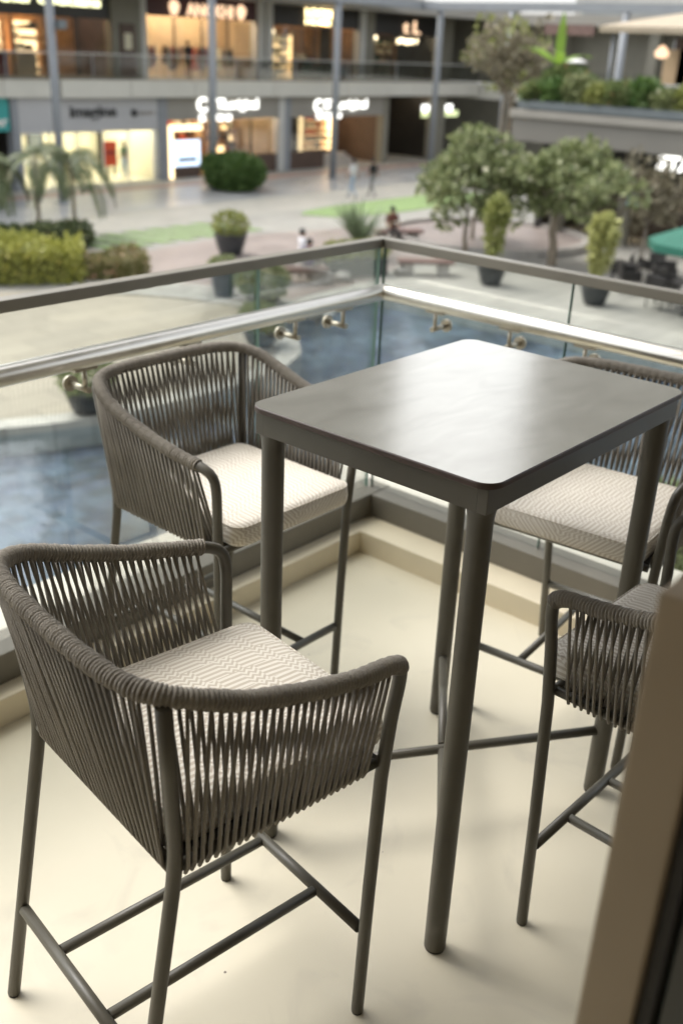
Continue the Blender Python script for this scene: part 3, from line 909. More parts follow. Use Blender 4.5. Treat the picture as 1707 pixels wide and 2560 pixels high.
# far return wing at the right end of the court
mb('floor_slab', 'fascia', 57.7, 58.0, 12, 47.2, -0.95, -0.03)
mb('return_wall', 'olivewall', 59.5, 60, 12, 47.2, -0.03, 3.9)
mb('return_wall', 'olivewall', 60, 60.4, 12, 47.2, G, -0.95)
mb('roof_band', 'fascia2', 57.5, 58.0, 12, 38.2, 3.4, 4.0)
mb('soffit', 'fascia2', 58.0, 62, 12, 47.2, 3.92, 3.94)
for y in (33, 27, 21): mb('column', 'olivewall', 58.1, 58.7, y, y + .6, G, 3.9)
# ground floor piers
for x0, x1, m_ in ((23.62, 23.95, 'steelpost'), (31.42, 32.0, 'steelpost'), (39.6, 40.05, 'colwhite'), (40.06, 40.5, 'steelpost'), (48.4, 48.9, 'olivewall'), (53.3, 54.6, 'olivewall')):
    mb('pier', m_, x0, x1, FY + .36, FY + .85, G, -0.71)
# upper piers
for x0, x1, m_ in ((30.36, 32.05, 'olivewall'), (32.06, 32.4, 'colwhite'), (39.75, 40.25, 'colwhite'), (40.40, 40.88, 'colwhite'), (48.1, 48.6, 'colwhite'), (48.62, 49.4, 'olivewall'), (55.9, 57.4, 'olivewall')):
    mb('pier', m_, x0, x1, UY - .25, UY + .3, -0.02, 3.66)
# interior partitions (side walls), floors
for x in (23.7, 31.6, 48.6, 53.6): mb('partition_wall', 'dark', x, x + .1, FY + .9, 47.0, G, -0.70)
for x in (30.6, 40.3, 48.7, 56.2): mb('partition_wall', 'dark', x, x + .1, UY + .35, 47.0, -0.02, 3.66)
# shop interiors: back wall, ceiling and lamps of each shop
def interior(x0, x1, yb, z0, z1, back, ceil, lamp, lx, ly, lw, ll):
    mb('shop_back_wall', back, x0 + .12, x1 - .02, yb, yb + .1, z0, z1)
    for x in lx:
        for y in ly:
            mb('ceiling_lamp', lamp, x - lw / 2, x + lw / 2, y - ll / 2, y + ll / 2, z1 - .13, z1 - .06)
interior(23.7, 31.6, 44.0, G, -0.70, 'shopcream', 'white', 'lamp_cool', (25, 27, 29, 30.6), (40.2, 42.2), .35, 1.2)
interior(31.7, 40.0, 43.6, G, -0.70, 'shopwarm', 'dark', 'lamp_warm', (33.2, 35, 37, 38.8), (40.4, 42.2), .3, .9)
interior(40.1, 48.6, 44.6, G, -0.70, 'darkbrown', 'dark', 'lamp_warm', (41.6, 43.8, 45.4, 47.2), (41.6,), .25, .8)
interior(22.0, 30.6, 44.0, -.02, 3.66, 'shopwood', 'dark', 'lamp_warm', (23.5, 25.7, 27.6, 29.2), (42.2,), .25, .6)
interior(30.7, 40.3, 43.6, -.02, 3.66, 'shopwarm', 'dark', 'lamp_warm', (33, 34.8, 36.6, 38.4), (41.8, 43.0), .35, 1.0)
interior(40.4, 48.7, 44.4, -.02, 3.66, 'shopwood', 'dark', 'lamp_warm', (42.5, 45.0, 47.2), (42.6,), .3, .8)
interior(48.8, 56.2, 44.6, -.02, 3.66, 'darkbrown', 'dark', 'lamp_warm', (50.4, 52.4, 54.6), (42.6,), .22, .5)
for x, y0, z0, z1, m_ in ((31.49, 39.5, G, -.71, 'shopcream'), (39.9, 39.5, G, -.71, 'shopwarm'), (48.5, 39.5, G, -.71, 'darkbrown'), (30.5, 41.4, -.01, 3.65, 'darkbrown'), (40.2, 41.4, -.01, 3.65, 'shopwarm'), (48.6, 41.4, -.01, 3.65, 'shopwood')):
    mb('side_lining', m_, x, x + .09, y0, 43.5, z0, z1)
mb('shop_floor', 'shopcream', 23.9, 31.4, 39.4, 43.95, G + .002, G + .02)
mb('shop_floor', 'shopwood', 32.1, 39.5, 39.4, 43.5, G + .002, G + .02)
interior(48.9, 53.4, 43.8, G, -0.70, 'olivewall', 'dark', 'lamp_warm', (50.2, 52.2), (41.0,), .2, .5)  # lamps here are added only to brighten the black passage
# shop windows: framed panes
def shopfront(x0, x1, y, z0, z1, n, frame):
    w = (x1 - x0) / n
    for i in range(n):
        g = mb('window', frame, x0 + i * w - .03, x0 + i * w + .03, y, y + .08, z0, z1)
        mb('pane', 'shopglass', x0 + i * w + .035, x0 + (i + 1) * w - .035, y + .03, y + .045, z0 + .02, z1 - .02, parent=g)
shopfront(24.2, 31.3, 39.3, G, -2.2, 5, 'greyband')
shopfront(34.6, 39.55, 39.3, G, -1.85, 3, 'dark')
shopfront(40.6, 43.4, 39.3, G, -1.85, 2, 'darkbrown')
shopfront(22.0, 30.2, UY, -.02, 2.4, 5, 'dark')
shopfront(32.5, 39.7, UY, -.02, 2.7, 4, 'dark')
shopfront(41.0, 48.0, UY, -.02, 2.62, 4, 'dark')
shopfront(49.5, 55.8, UY, -.02, 2.5, 3, 'dark')
# upper walkway balustrade
for i in range(13):
    x0 = 2 + i * 4.27
    p_ = mb('balustrade_panel', 'shopglass', x0 + .03, x0 + 4.22, FY + .02, FY + .035, 0.0, 0.95)
    mb('balustrade_post', 'steelpost', x0 - .03, x0 + .01, FY + .0, FY + .06, -0.02, 0.98, parent=p_)
mb('balustrade_rail', 'colwhite', 2, 57.4, FY - .01, FY + .06, 0.985, 1.03)
for i in range(6):
    y0 = 13 + i * 4.2
    mb('balustrade_panel', 'shopglass', 57.75, 57.77, y0, y0 + 4.1, 0.0, 0.95)
# sign bands
mb('sign_band', 'teal', 17, 23.5, FY + .37, FY + .55, -2.05, -0.725)
mb('sign_band', 'greyband', 23.96, 31.40, FY + .37, FY + .70, -2.2, -0.725)
mb('sign_band', 'fascia2', 32.02, 39.58, FY + .37, FY + .6, -1.82, -0.725)
mb('sign_band', 'fascia2', 40.52, 48.38, FY + .37, FY + .6, -1.82, -0.725)
mb('sign_band', 'dark', 22, 30.34, UY - .12, UY + .1, 2.42, 3.65)
mb('sign_band', 'maroon', 32.42, 39.74, UY - .12, UY + .1, 2.72, 3.65)
mb('sign_band', 'dark', 40.9, 48.08, UY - .12, UY + .1, 2.64, 3.65)
mb('sign_band', 'dark', 49.42, 55.88, UY - .12, UY + .1, 2.52, 3.65)
mb('sill', 'darkbrown', 34.5, 39.55, 39.1, 39.28, G, G + .9)
mb('sill', 'darkbrown', 40.55, 43.4, 39.1, 39.28, G, G + .9)
# steps and dark opening of the second cafe bay
for k in range(4): mb('step', 'greystone', 43.5, 46.5, 39.2 + k * .32, 39.52 + k * .32 - .002, G, G + .15 * (k + 1))

# signs as things of their own
def sign(name, label, parts, loc):
    t = thing(name, label, 'sign', loc)
    for (nm, s, mat, dx, dz, w, h) in parts:
        letters(nm, s, mat, t, dx, 0, dz, w, h)
    return t
yb_ = FY + .37 - .04
sign('shop_sign', 'glowing white two line shop sign left of the cafe, nearest the round bush', [('emblem_letter', 'C', 'lit_white', -1.78, 0.05, .62, .66), ('lettering', 'BTLoriginal', 'lit_white', .42, 0.0, 3.25, .62), ('small_letter', 'S', 'lit_white', -1.78, -.56, .4, .3), ('small_lettering', 'INCE 63', 'lit_white', -.55, -.56, 1.4, .3)], (35.95, yb_, -1.17))
sign('shop_sign', 'glowing white two line shop sign on the right cafe bay', [('emblem_letter', 'C', 'lit_white', -1.95, 0.0, .60, .66), ('lettering', 'BTLoriginal', 'lit_white', .42, 0.0, 3.6, .62), ('small_letter', 'S', 'lit_white', -1.85, -.52, .36, .3), ('small_lettering', 'INCE 63', 'lit_white', -.72, -.52, 1.4, .3)], (44.55, yb_, -1.25))
t = sign('shop_sign', 'dark lettered sign on the pale grey shop band', [('lettering', 'imagine', 'black_letter', 0, 0, 2.5, .62)], (27.75, yb_, -1.42))
MB().lathe([(.05, -.17), (.14, -.12), (.17, 0), (.13, .11), (.05, .15)], (2.25, 0, 0), 12).build('round_emblem', 'black_letter', t)
letters('small_lettering', 'store', 'greystone', t, 3.0, 0, 0, .9, .2)
sign('shop_sign', 'white word on the teal shop band at the left edge', [('lettering', 'corner', 'white', 0, 0, 1.7, .28)], (22.55, yb_, -1.72))
sign('shop_sign', 'pale yellow glowing opticians sign on the upper floor', [('lettering', 'other opticians', 'lit_opt', 0, 0, 5.6, .56)], (27.05, UY - .17, 3.04))
t = sign('shop_sign', 'peach glowing ANOKHI sign on a maroon band', [('lettering', 'ANOKHI', 'lit_pink', 0, 0, 3.1, .60)], (36.5, UY - .17, 3.08))
for dx in (-2.35, 2.1): MB().lathe([(.06, -.33), (.18, -.22), (.27, 0.02), (.26, .2), (.17, .24), (.14, .33), (.02, .36)], (dx, 0, 0.02), 10).build('flower_emblem', 'lit_pink', t)
sign('shop_sign', 'bright yellow two line sign on the dark upper shop band', [('lettering', 'LOOM', 'lit_yellow', 0, .12, 2.1, .42), ('lettering', 'HOME', 'lit_yellow', 0, -.32, 2.1, .28)], (44.55, UY - .17, 3.24))
sign('shop_sign', 'cream glowing script sign on the upper shop behind the fourth post', [('lettering', 't L', 'lit_pink', 0, 0, 1.7, .72)], (53.05, UY - .17, 2.98))
t = thing('hanging_sign', 'white and lime lit sign board above the dark passage', 'sign', (54.6, FY + .7, -1.75))
MB().box(-1.9, 1.9, 0, .12, -.28, 0.05).build('lower_panel', 'lit_strip_green', t)
MB().box(-1.9, 1.2, -.01, .11, .055, .42).build('upper_panel', 'lit_white', t)

# things in the shops
def shelf_unit(label, x0, x1, y, z0, z1, n, back, board, goods, seed):
    t = thing('display_shelf', label, 'shelf', ((x0 + x1) / 2, y, z0))
    w = (x1 - x0) / 2; h = z1 - z0
    MB().box(-w, w, .32, .36, 0, h).build('back_panel', back, t)
    rnd = random.Random(seed)
    for sx in (-1, 1): MB().box(sx * w - .03, sx * w + .03, 0, .315, 0, h).build('side_panel', board, t)
    for k in range(n):
        z = h * (k + .25) / n
        b = MB().box(-w + .035, w - .035, 0, .31, z, z + .04).build('shelf_board', board, t)
        x = -w + .1
        while x < w - .3:
            gw = rnd.uniform(.14, .42); gh = rnd.uniform(.25, .7) * h / n
            MB().box(x, x + gw, .05, .28, z + .041, z + .041 + gh).build('boxed_goods', rnd.choice(goods), b)
            x += gw + rnd.uniform(.02, .16)
    return t
shelf_unit('warmly lit goods shelf in the left cafe window', 34.8, 36.9, 42.6, G, -2.0, 4, 'shopwarm', 'shopwood', ['shopcream', 'shopwarm', 'red', 'darkbrown'], 1)
shelf_unit('warmly lit goods shelf at the pier of the left cafe window', 37.2, 39.4, 42.0, G, -2.2, 4, 'shopwarm', 'shopwood', ['shopcream', 'lit_shelf', 'wine', 'darkbrown'], 2)
shelf_unit('tall golden shelf in the dark right cafe bay', 44.3, 46.8, 41.6, G + .6, -2.0, 5, 'shopwood', 'lit_shelf', ['shopcream', 'shopwarm', 'red', 'dark'], 3)
shelf_unit('bright yellow shelf on the left of the upper opticians', 25.1, 26.3, 43.2, -.02, 2.2, 5, 'lit_shelf', 'shopwood', ['shopcream', 'shopwarm'], 4)
shelf_unit('bright yellow shelf in the middle of the upper opticians', 26.9, 28.3, 43.4, -.02, 2.2, 5, 'lit_shelf', 'shopwood', ['shopcream', 'shopwarm', 'dark'], 5)
shelf_unit('white lit stacked shelves beside the two white upper columns', 41.1, 43.7, 42.0, -.02, 2.2, 6, 'dark', 'lit_shelf', ['shopcream', 'white', 'lit_shelf'], 6)
shelf_unit('tall lit shelf behind the opticians counter at the left edge', 23.0, 24.5, 43.4, -.02, 2.1, 4, 'shopwarm', 'lit_shelf', ['shopcream', 'wine', 'dark'], 7)
shelf_unit('dim book shelf at the back of the cream signed upper shop', 50.0, 52.4, 43.8, -.02, 2.2, 5, 'darkbrown', 'shopwood', ['wine', 'red', 'shopwarm', 'dark', 'shopcream'], 8)
shelf_unit('dim book shelf right of the other one in the cream signed upper shop', 53.0, 55.4, 43.8, -.02, 2.2, 5, 'darkbrown', 'shopwood', ['shopcream', 'shopwarm', 'dark', 'canvas_green'], 9)
shelf_unit('low lit goods shelf beside the steps in the right cafe bay', 41.0, 43.2, 42.0, G, -2.4, 4, 'shopwood', 'shopwood', ['red', 'shopwarm', 'shopcream', 'dark'], 10)
shelf_unit('warm goods wall shelf under the yellow sign', 44.2, 47.8, 43.6, -.02, 1.3, 3, 'shopwood', 'shopwarm', ['shopcream', 'wine', 'tealchair', 'dark'], 11)
for i, (x, w) in enumerate(((33.3, 1.3), (35.0, 1.2), (36.9, 1.5), (38.6, 1.2))):
    t = thing('clothes_rack', ('clothes rack at the left of the peach signed shop', 'clothes rack second from the left under the peach sign', 'clothes rack third from the left under the peach sign', 'clothes rack at the right of the peach signed shop')[i], 'rack', (x, 42.0, -.02), group='racks in the upper clothes shop')
    MB().tube([(-w / 2, 0, 0), (-w / 2, 0, 1.45), (w / 2, 0, 1.45), (w / 2, 0, 0)], .02, 6).build('frame', 'dark', t)
    rnd = random.Random(20 + i)
    x0 = -w / 2 + .1
    while x0 < w / 2 - .15:
        hh = rnd.uniform(.7, 1.05)
        MB().add([(x0, -.2, 1.40), (x0 + .07, -.2, 1.40), (x0 + .07, .2, 1.40), (x0, .2, 1.40), (x0 - .01, -.26, 1.4 - hh), (x0 + .09, -.26, 1.4 - hh), (x0 + .09, .26, 1.4 - hh), (x0 - .01, .26, 1.4 - hh)], [(0, 1, 2, 3), (7, 6, 5, 4), (0, 4, 5, 1), (1, 5, 6, 2), (2, 6, 7, 3), (3, 7, 4, 0)]).build('garment', rnd.choice(['wine', 'red', 'shopcream', 'dark', 'shopwarm', 'darkbrown']), t)
        x0 += .14
t = thing('display_screen', 'bright blue lit menu screen in a yellow lit frame behind the round bush', 'screen', (33.4, 39.2, G))
MB().box(-.82, .82, .0, .06, .55, 1.75).build('screen_panel', 'screen', t)
MB().box(-.60, .60, -.012, -.002, .75, .95).build('caption_bar', 'troughgrey', t)
MB().box(-1.1, -.88, .02, .1, 0, 2.45).build('lit_frame', 'lit_shelf', t)
MB().box(-.87, 1.0, .02, .1, 2.2, 2.45).build('lit_frame', 'lit_shelf', t)
MB().box(-.86, .9, .07, .12, 0, .54).build('plinth', 'darkbrown', t)
t = thing('standing_banner', 'orange red banner panel on dark legs inside the grey banded shop', 'banner', (29.6, 40.3, G))
MB().box(-.36, .36, 0, .05, .62, 1.75).build('panel', 'red', t, bevel=.01)
for sx in (-1, 1): MB().tube([(sx * .18, .025, .64), (sx * .2, .025, .02)], .055, 8).build('leg', 'dark', t)
MB().box(-.28, .28, -.01, -.002, 1.15, 1.32).build('caption_bar', 'wine', t)
for i, (x, y, lab) in enumerate(((25.6, 42.8, 'dark wall picture on the left in the cream shop interior'), (27.9, 43.6, 'dark tall picture in the middle of the cream shop interior'))):
    t = thing('wall_picture', lab, 'picture', (x, 43.9, -3.0))
    MB().box(-.45, .45, 0, .05, -.5, .55).build('frame', 'dark', t)
    MB().box(-.36, .36, -.012, -.003, -.42, .46).build('print', 'troughgrey', t)
for i, x in enumerate((25.6, 28.0)):
    t = thing('display_table', ('white display table on the left in the cream shop', 'white display table in the middle of the cream shop')[i], 'table', (x, 41.4, G))
    MB().box(-.8, .8, -.4, .4, .84, .9).build('table_top', 'white', t)
    for sx in (-.7, .7):
        for sy in (-.3, .3): MB().box(sx - .04, sx + .04, sy - .04, sy + .04, 0, .838).build('leg', 'white', t)
t = thing('framed_poster', 'dark framed poster with a pale print on the grey upper wall', 'poster', (31.2, UY - .3, .45))
MB().box(-.42, .42, -.03, .045, -.4, 1.85).build('frame', 'darkbrown', t)
MB().box(-.22, .22, -.045, -.032, .75, 1.45).build('print', 'shopcream', t)
t = thing('counter_desk', 'wine red counter with cream top in the upper opticians', 'counter', (24.9, 41.9, -.02))
MB().box(-.5, .5, -.3, .3, 0, .92).build('body', 'wine', t); MB().box(-.56, .56, -.36, .36, .922, .98).build('top', 'shopcream', t)
t = thing('counter_desk', 'yellow counter next to the wine red one in the opticians', 'counter', (26.3, 41.9, -.02))
MB().box(-.5, .5, -.3, .3, 0, .9).build('body', 'shopwarm', t); MB().box(-.54, .54, -.34, .34, .902, .95).build('top', 'shopwood', t)
for i, x in enumerate((45.1, 47.3)):
    t = thing('lounge_chair', ('teal lounge chair beside the white lit shelves upstairs', 'teal lounge chair right of the third post upstairs')[i], 'chair', (x, 41.7, -.02), group='teal lounge chairs upstairs')
    MB().box(-.4, .4, -.38, .38, .22, .45).build('seat', 'tealchair', t, bevel=.05)
    MB().box(-.4, .4, .26, .42, .4, 1.0).build('backrest', 'tealchair', t, bevel=.05)
    for sx in (-.46, .46): MB().box(sx - .06, sx + .06, -.38, .38, .2, .66).build('armrest', 'tealchair', t, bevel=.04)
    for sx in (-.35, .35):
        for sy in (-.3, .3): MB().tube([(sx, sy, 0), (sx, sy, .23)], .02, 6).build('leg', 'dark', t)
for i in range(5):
    x = (44.2, 44.9, 45.6, 46.3, 47.2)[i]
    o = MB().box(-.22, .22, 0, .08, 0, 2.4).build('wall_slat', 'shopwood', mall, loc=(x - 30, 44.1 - FY, 0.05 - G))
rnd = random.Random(9)
for i, (x, z) in enumerate(((49.9, 2.35), (51.0, 2.32), (51.35, 2.33), (53.7, 2.2), (54.0, 2.28), (54.3, 2.22), (54.6, 2.16), (54.9, 2.25), (55.2, 2.2), (55.5, 2.27), (41.2, 2.35), (41.8, 2.37), (42.4, 2.34))):
    lab = ('pendant lamp hanging alone beside the fourth white column upstairs', 'left one of the two pendant lamps left of the cream sign', 'right one of the two pendant lamps left of the cream sign',
           *('%s lamp from the left in the glowing row below the cream sign' % q for q in ('first', 'second', 'third', 'fourth', 'fifth', 'sixth', 'seventh')),
           'left pendant lamp above the white lit shelves', 'middle pendant lamp above the white lit shelves', 'right pendant lamp above the white lit shelves')[i]
    t = thing('pendant_lamp', lab, 'lamp', (x, 42.3, z), group='pendant lamps upstairs')
    MB().lathe([(.01, -.13), (.09, -.10), (.13, 0), (.09, .10), (.01, .13)], (0, 0, 0), 10).build('globe', 'lamp_hot', t)
    MB().tube([(0, 0, .13), (0, 0, 3.64 - z)], .008, 5).build('cord', 'dark', t)

# slender two storey posts and the canopy beam they carry
can = thing('steel_canopy_frame', 'blue grey steel beam running round the court on slender posts', 'canopy frame', (47, 35.2, 3.7))
MB().box(-30, 1.3, -.14, .14, 0.0, .38).build('beam', 'steelpost', can)
MB().box(-.62, -.3, -25.0, -.145, .002, .375).build('beam', 'steelpost', can)
MB().box(-30, 1.3, .15, 3.1, .30, .34).build('canopy_sheet', 'shopglass', can)
for i in range(12): MB().box(-28 + i * 2.5, -27.88 + i * 2.5, .15, 3.05, .345, .42).build('rafter', 'steelpost', can)
for i in range(9): MB().box(-.295, 2.6, -24 + i * 2.8, -23.88 + i * 2.8, .1, .2).build('rafter', 'steelpost', can)
for i, (x, y) in enumerate(((23.25, 35.2), (31.47, 35.2), (39.74, 35.2), (48.2, 35.2), (46.55, 29.6), (46.55, 23.4))):
    t = thing('canopy_post', ('leftmost slender grey canopy post before the opticians', 'slender grey canopy post crossing the peach sign', 'slender grey canopy post right of the bright yellow sign', 'slender grey canopy post left of the tree crowns', 'slender grey canopy post just above the left tree crown', 'slender grey canopy post at the upper right, above the cream awning')[i], 'post', (x, y, G), group='canopy posts along the court')
    MB().tube([(0, 0, .06), (0, 0, 8.2)], .17, 16).build('shaft', 'steelpost', t)
    MB().lathe([(.30, 0), (.30, .05), (.2, .07)], (0, 0, 0), 16).build('base_plate', 'steelpost', t)
t = thing('camera_box', 'small grey box mounted on the leftmost canopy post', 'box', (23.45, 35.0, 2.05))
MB().box(-.05, .3, -.15, .15, -.16, .16).build('housing', 'troughgrey', t, bevel=.02); MB().tube([(-.2, .1, 0), (.0, .1, 0)], .04, 8).build('arm', 'troughgrey', t)

# ================================================================== RIGHT PAVILION WITH ROOF TERRACE
wing = thing('terrace_pavilion', 'low pavilion with dark glazed cafe below and planted terrace above', 'building', (32.5, 20.2, G))
def wb(name, mat, x0, x1, y0, y1, z0, z1, bevel=0.0, parent=wing):
    return MB().box(x0 - 32.5, x1 - 32.5, y0 - 20.2, y1 - 20.2, z0 - G, z1 - G).build(name, mat, parent, bevel=bevel)
wb('terrace_slab', 'fascia2', 32.95, 45, -6, 20.0, -1.15, -0.25)
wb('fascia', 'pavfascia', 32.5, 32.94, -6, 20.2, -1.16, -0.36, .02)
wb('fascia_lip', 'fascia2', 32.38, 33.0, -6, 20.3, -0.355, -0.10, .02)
wb('fascia', 'fascia2', 32.95, 45, 20.01, 20.2, -1.15, -0.36)
wb('terrace_floor', 'fascia2', 33.01, 45, -6, 20.2, -0.245, -0.06)
wb('planter_trough', 'troughgrey', 32.55, 33.5, -6, 20.1, -0.055, 0.22, .02)
wb('cafe_wall', 'dark', 37.5, 37.8, -6, 19.8, G, -1.16)
wb('cafe_side_wall', 'dark', 34.0, 37.5, 19.4, 19.7, G, -1.16)
for y in (18.6, 15.9, 12.6): wb('column', 'olivewall', 33.6, 34.0, y - .2, y + .2, G, -1.16)
for i in range(4):
    g = wb('window', 'dark', 34.35, 34.45, 8.0 + i * 2.7, 8.1 + i * 2.7, G, -1.9)
    wb('pane', 'shopglass', 34.39, 34.41, 8.12 + i * 2.7, 10.66 + i * 2.7, G + .02, -1.92, parent=g)
wb('sign_band', 'dark', 34.2, 34.4, -6, 19.3, -1.88, -1.165)
wb('counter', 'darkbrown', 36.2, 36.9, 9, 17, G, G + 1.1)
for y in (10, 12.5, 15, 17): wb('ceiling_lamp', 'lamp_warm', 35.8, 36.2, y, y + .4, -1.25, -1.2)
# terrace balustrade
for i in range(5):
    y1 = 16.5 - i * 3.2
    p_ = wb('balustrade_panel', 'shopglass', 33.62, 33.64, y1 - 3.15, y1, 0.0, 0.92)
    wb('balustrade_post', 'colwhite', 33.60, 33.66, y1 + .005, y1 + .05, -0.06, 0.92, parent=p_)
wb('balustrade_rail', 'colwhite', 33.58, 33.68, -6, 16.6, 0.925, 1.0)
# cafe sign
t = thing('cafe_sign', 'white glowing cafe lettering under the terrace at the right edge', 'sign', (33.9, 12.95, -1.52))
obj('lettering', text_mesh('STARBUCKS', 4.1, .50, .06, .03), 'lit_white', t, (0, 0, 0), (R(90), 0, R(-90)))
# awning roof on the terrace
aw = thing('terrace_kiosk', 'terrace kiosk with a broad cream awning roof at the upper right', 'kiosk', (36, 13, -0.06))
MB().add([(-1.6, 5.2, 2.62), (-1.6, -9, 2.62), (6, -9, 2.9), (6, 5.2, 2.9), (-1.6, 5.2, 2.82), (-1.6, -9, 2.82), (2, -7, 3.5), (2, 3.2, 3.5)], [(3, 2, 1, 0), (0, 1, 5, 4), (4, 5, 6, 7), (0, 4, 7, 3), (1, 2, 6, 5), (2, 3, 7, 6)]).build('awning', 'canvas_cream', aw)
for x, y in ((-1.2, 4.8), (-1.2, 0.5), (-1.2, -4), (4, 4.8)): MB().tube([(x, y, 0), (x, y, 2.6)], .07, 10).build('post', 'steelpost', aw)
MB().box(3.5, 3.7, -8, 4.6, 0, 2.6).build('rear_wall', 'darkbrown', aw)
MB().box(.6, 1.4, -6, 2.6, 0, 1.05).build('counter', 'dark', aw)
for k, (y, m_) in enumerate(((2.2, 'red'), (1.5, 'shopwarm'), (.7, 'canvas_green'), (-.1, 'red'), (-.9, 'shopcream'), (-1.9, 'shopwarm'), (-2.6, 'red'))): MB().box(.7, 1.2, y - .25, y + .25, 1.052, 1.35 + .1 * (k % 3)).build('counter_display', m_, aw)
for k, (y, m_) in enumerate(((3.8, 'shopwarm'), (2.4, 'wine'), (1.0, 'shopwood'), (-.4, 'wine'), (-1.8, 'shopwarm'), (4.4, 'shopwarm'))): MB().box(3.35, 3.49, y - .5, y + .5, .9, 2.2).build('wall_panel', m_, aw)
MB().box(-1.3, -1.2, 5.6, 7.6, 2.5, 2.85).build('orange_sign_panel', 'brickbench', aw)
MB().tube([(-1.25, 6.8, 0), (-1.25, 6.8, 2.36)], .05, 8).build('sign_post', 'steelpost', aw)
for y in (3.6, 1.2, -1.6): MB().lathe([(.02, -.2), (.22, -.14), (.25, 0), (.1, .2), (.02, .24)], (.3, y, 2.05), 12).build('lamp_shade', 'lit_pink', aw)
for y in (3.6, 1.2, -1.6): MB().tube([(.3, y, 2.29), (.3, y, 2.66)], .012, 5).build('lamp_cord', 'dark', aw)
t = thing('terrace_lamp', 'white saucer topped lamp post on the terrace', 'lamp post', (34.5, 18.95, -.06))
MB().tube([(0, 0, 0), (0, 0, 1.55)], .035, 8).build('pole', 'steelpost', t)
MB().lathe([(.03, 1.72), (.20, 1.69), (.36, 1.62), (.36, 1.58), (.05, 1.55)], (0, 0, 0), 18).build('saucer', 'white', t)

# ================================================================== PLANTS
def leaf_cloud(mb_, c, rad, n, size, rnd, shell=0.5, flat_=0.0):
    for _ in range(n):
        while True:
            u = Vector((rnd.uniform(-1, 1), rnd.uniform(-1, 1), rnd.uniform(-1, 1)))
            if 0.05 < u.length <= 1: break
        u = u.normalized() * (u.length ** (1 - shell))
        p = Vector((c[0] + u.x * rad[0], c[1] + u.y * rad[1], c[2] + u.z * rad[2]))
        d = (u * 0.7 + Vector((rnd.gauss(0, 1), rnd.gauss(0, 1), rnd.gauss(0.3, 1))) * 0.6).normalized()
        s = d.cross(Vector((rnd.gauss(0, 1), rnd.gauss(0, 1), rnd.gauss(0, 1)))).normalized()
        L = size * rnd.uniform(.6, 1.35); w = L * .32
        k = d.cross(s) * L * .12
        mb_.add([p, p + d * L * .5 + s * w + k, p + d * L, p + d * L * .5 - s * w + k], [(0, 1, 2, 3)])
def limb(mb_, p, d, L, r, rnd, depth, tips):
    d = Vector(d).normalized(); pts = [Vector(p)]; rs = [r]
    for i in range(4):
        d = (d + Vector((rnd.gauss(0, .12), rnd.gauss(0, .12), rnd.gauss(0.04, .08)))).normalized()
        pts.append(pts[-1] + d * L / 4); rs.append(r * (1 - .13 * (i + 1)))
    mb_.tube(pts, rs, 7, cap=False)
    if depth == 0: tips.append(pts[-1]); return
    for k in range(rnd.choice((2, 3)) if depth > 1 else 2):
        a = rnd.uniform(0, 2 * PI)
        nd = d + Vector((math.cos(a), math.sin(a), rnd.uniform(0.0, .5))) * .75
        limb(mb_, pts[-1] if k < 2 else pts[-2], nd, L * rnd.uniform(.55, .8), rs[-1] * .8, rnd, depth - 1, tips)
def tree(name, label, loc, trunk_h, trunk_r, crown_c, crown_r, n, size, leaf, seed, lean=(0, 0), bark='bark', group=None, clumps=34, lm=0.8):
    rnd = random.Random(seed)
    t = thing(name, label, 'tree', loc, group=group)
    mb_ = MB(); tips = []
    pts = [Vector((lean[0] * k / 5, lean[1] * k / 5, trunk_h * k / 5)) + Vector((rnd.gauss(0, .03), rnd.gauss(0, .03), 0)) * (k > 0) for k in range(6)]
    mb_.tube(pts, [trunk_r * (1.25 - .5 * k / 5) for k in range(6)], 10, cap=False)
    for k in range(4):
        a = k * 2 * PI / 4 + rnd.uniform(-.5, .5)
        limb(mb_, pts[-1], (math.cos(a) * .8, math.sin(a) * .8, .8), lm, trunk_r * .55, rnd, 2, tips)
    mb_.build('trunk', bark, t)
    lv = MB()
    cc = Vector(crown_c)
    cents = []
    for k in range(clumps):
        u = Vector((rnd.gauss(0, 1), rnd.gauss(0, 1), rnd.gauss(0, .8))).normalized() * rnd.uniform(.3, 1.08)
        cents.append(cc + Vector((u.x * crown_r[0], u.y * crown_r[1], u.z * crown_r[2])))
    cents += [p for p in tips][:10]
    for c in cents:
        q = rnd.uniform(.15, .31)
        leaf_cloud(lv, c, (crown_r[0] * q, crown_r[1] * q, crown_r[2] * q * 1.05), n // len(cents), size, rnd, .45)
    lv.build('crown', LF[leaf], t)
    return t
def shrub(name, label, loc, rad, n, size, leaf, seed, cat='shrub', group=None, stems=True):
    rnd = random.Random(seed)
    t = thing(name, label, cat, loc, group=group)
    mb_ = MB()
    leaf_cloud(mb_, (0, 0, rad[2] * .95), rad, n, size, rnd, .75)
    for _ in range(5):
        leaf_cloud(mb_, (rnd.uniform(-.6, .6) * rad[0], rnd.uniform(-.6, .6) * rad[1], rad[2] * rnd.uniform(.8, 1.5)), (rad[0] * .4, rad[1] * .4, rad[2] * .4), n // 10, size, rnd, .5)
    mb_.build('foliage', LF[leaf], t)
    if stems:
        s_ = MB()
        for k in range(6):
            a = k * PI / 3
            s_.tube([(0.05 * math.cos(a), .05 * math.sin(a), 0), (rad[0] * .5 * math.cos(a), rad[1] * .5 * math.sin(a), rad[2])], [.03, .012], 5, cap=False)
        s_.build('stems', 'bark', t)
    return t
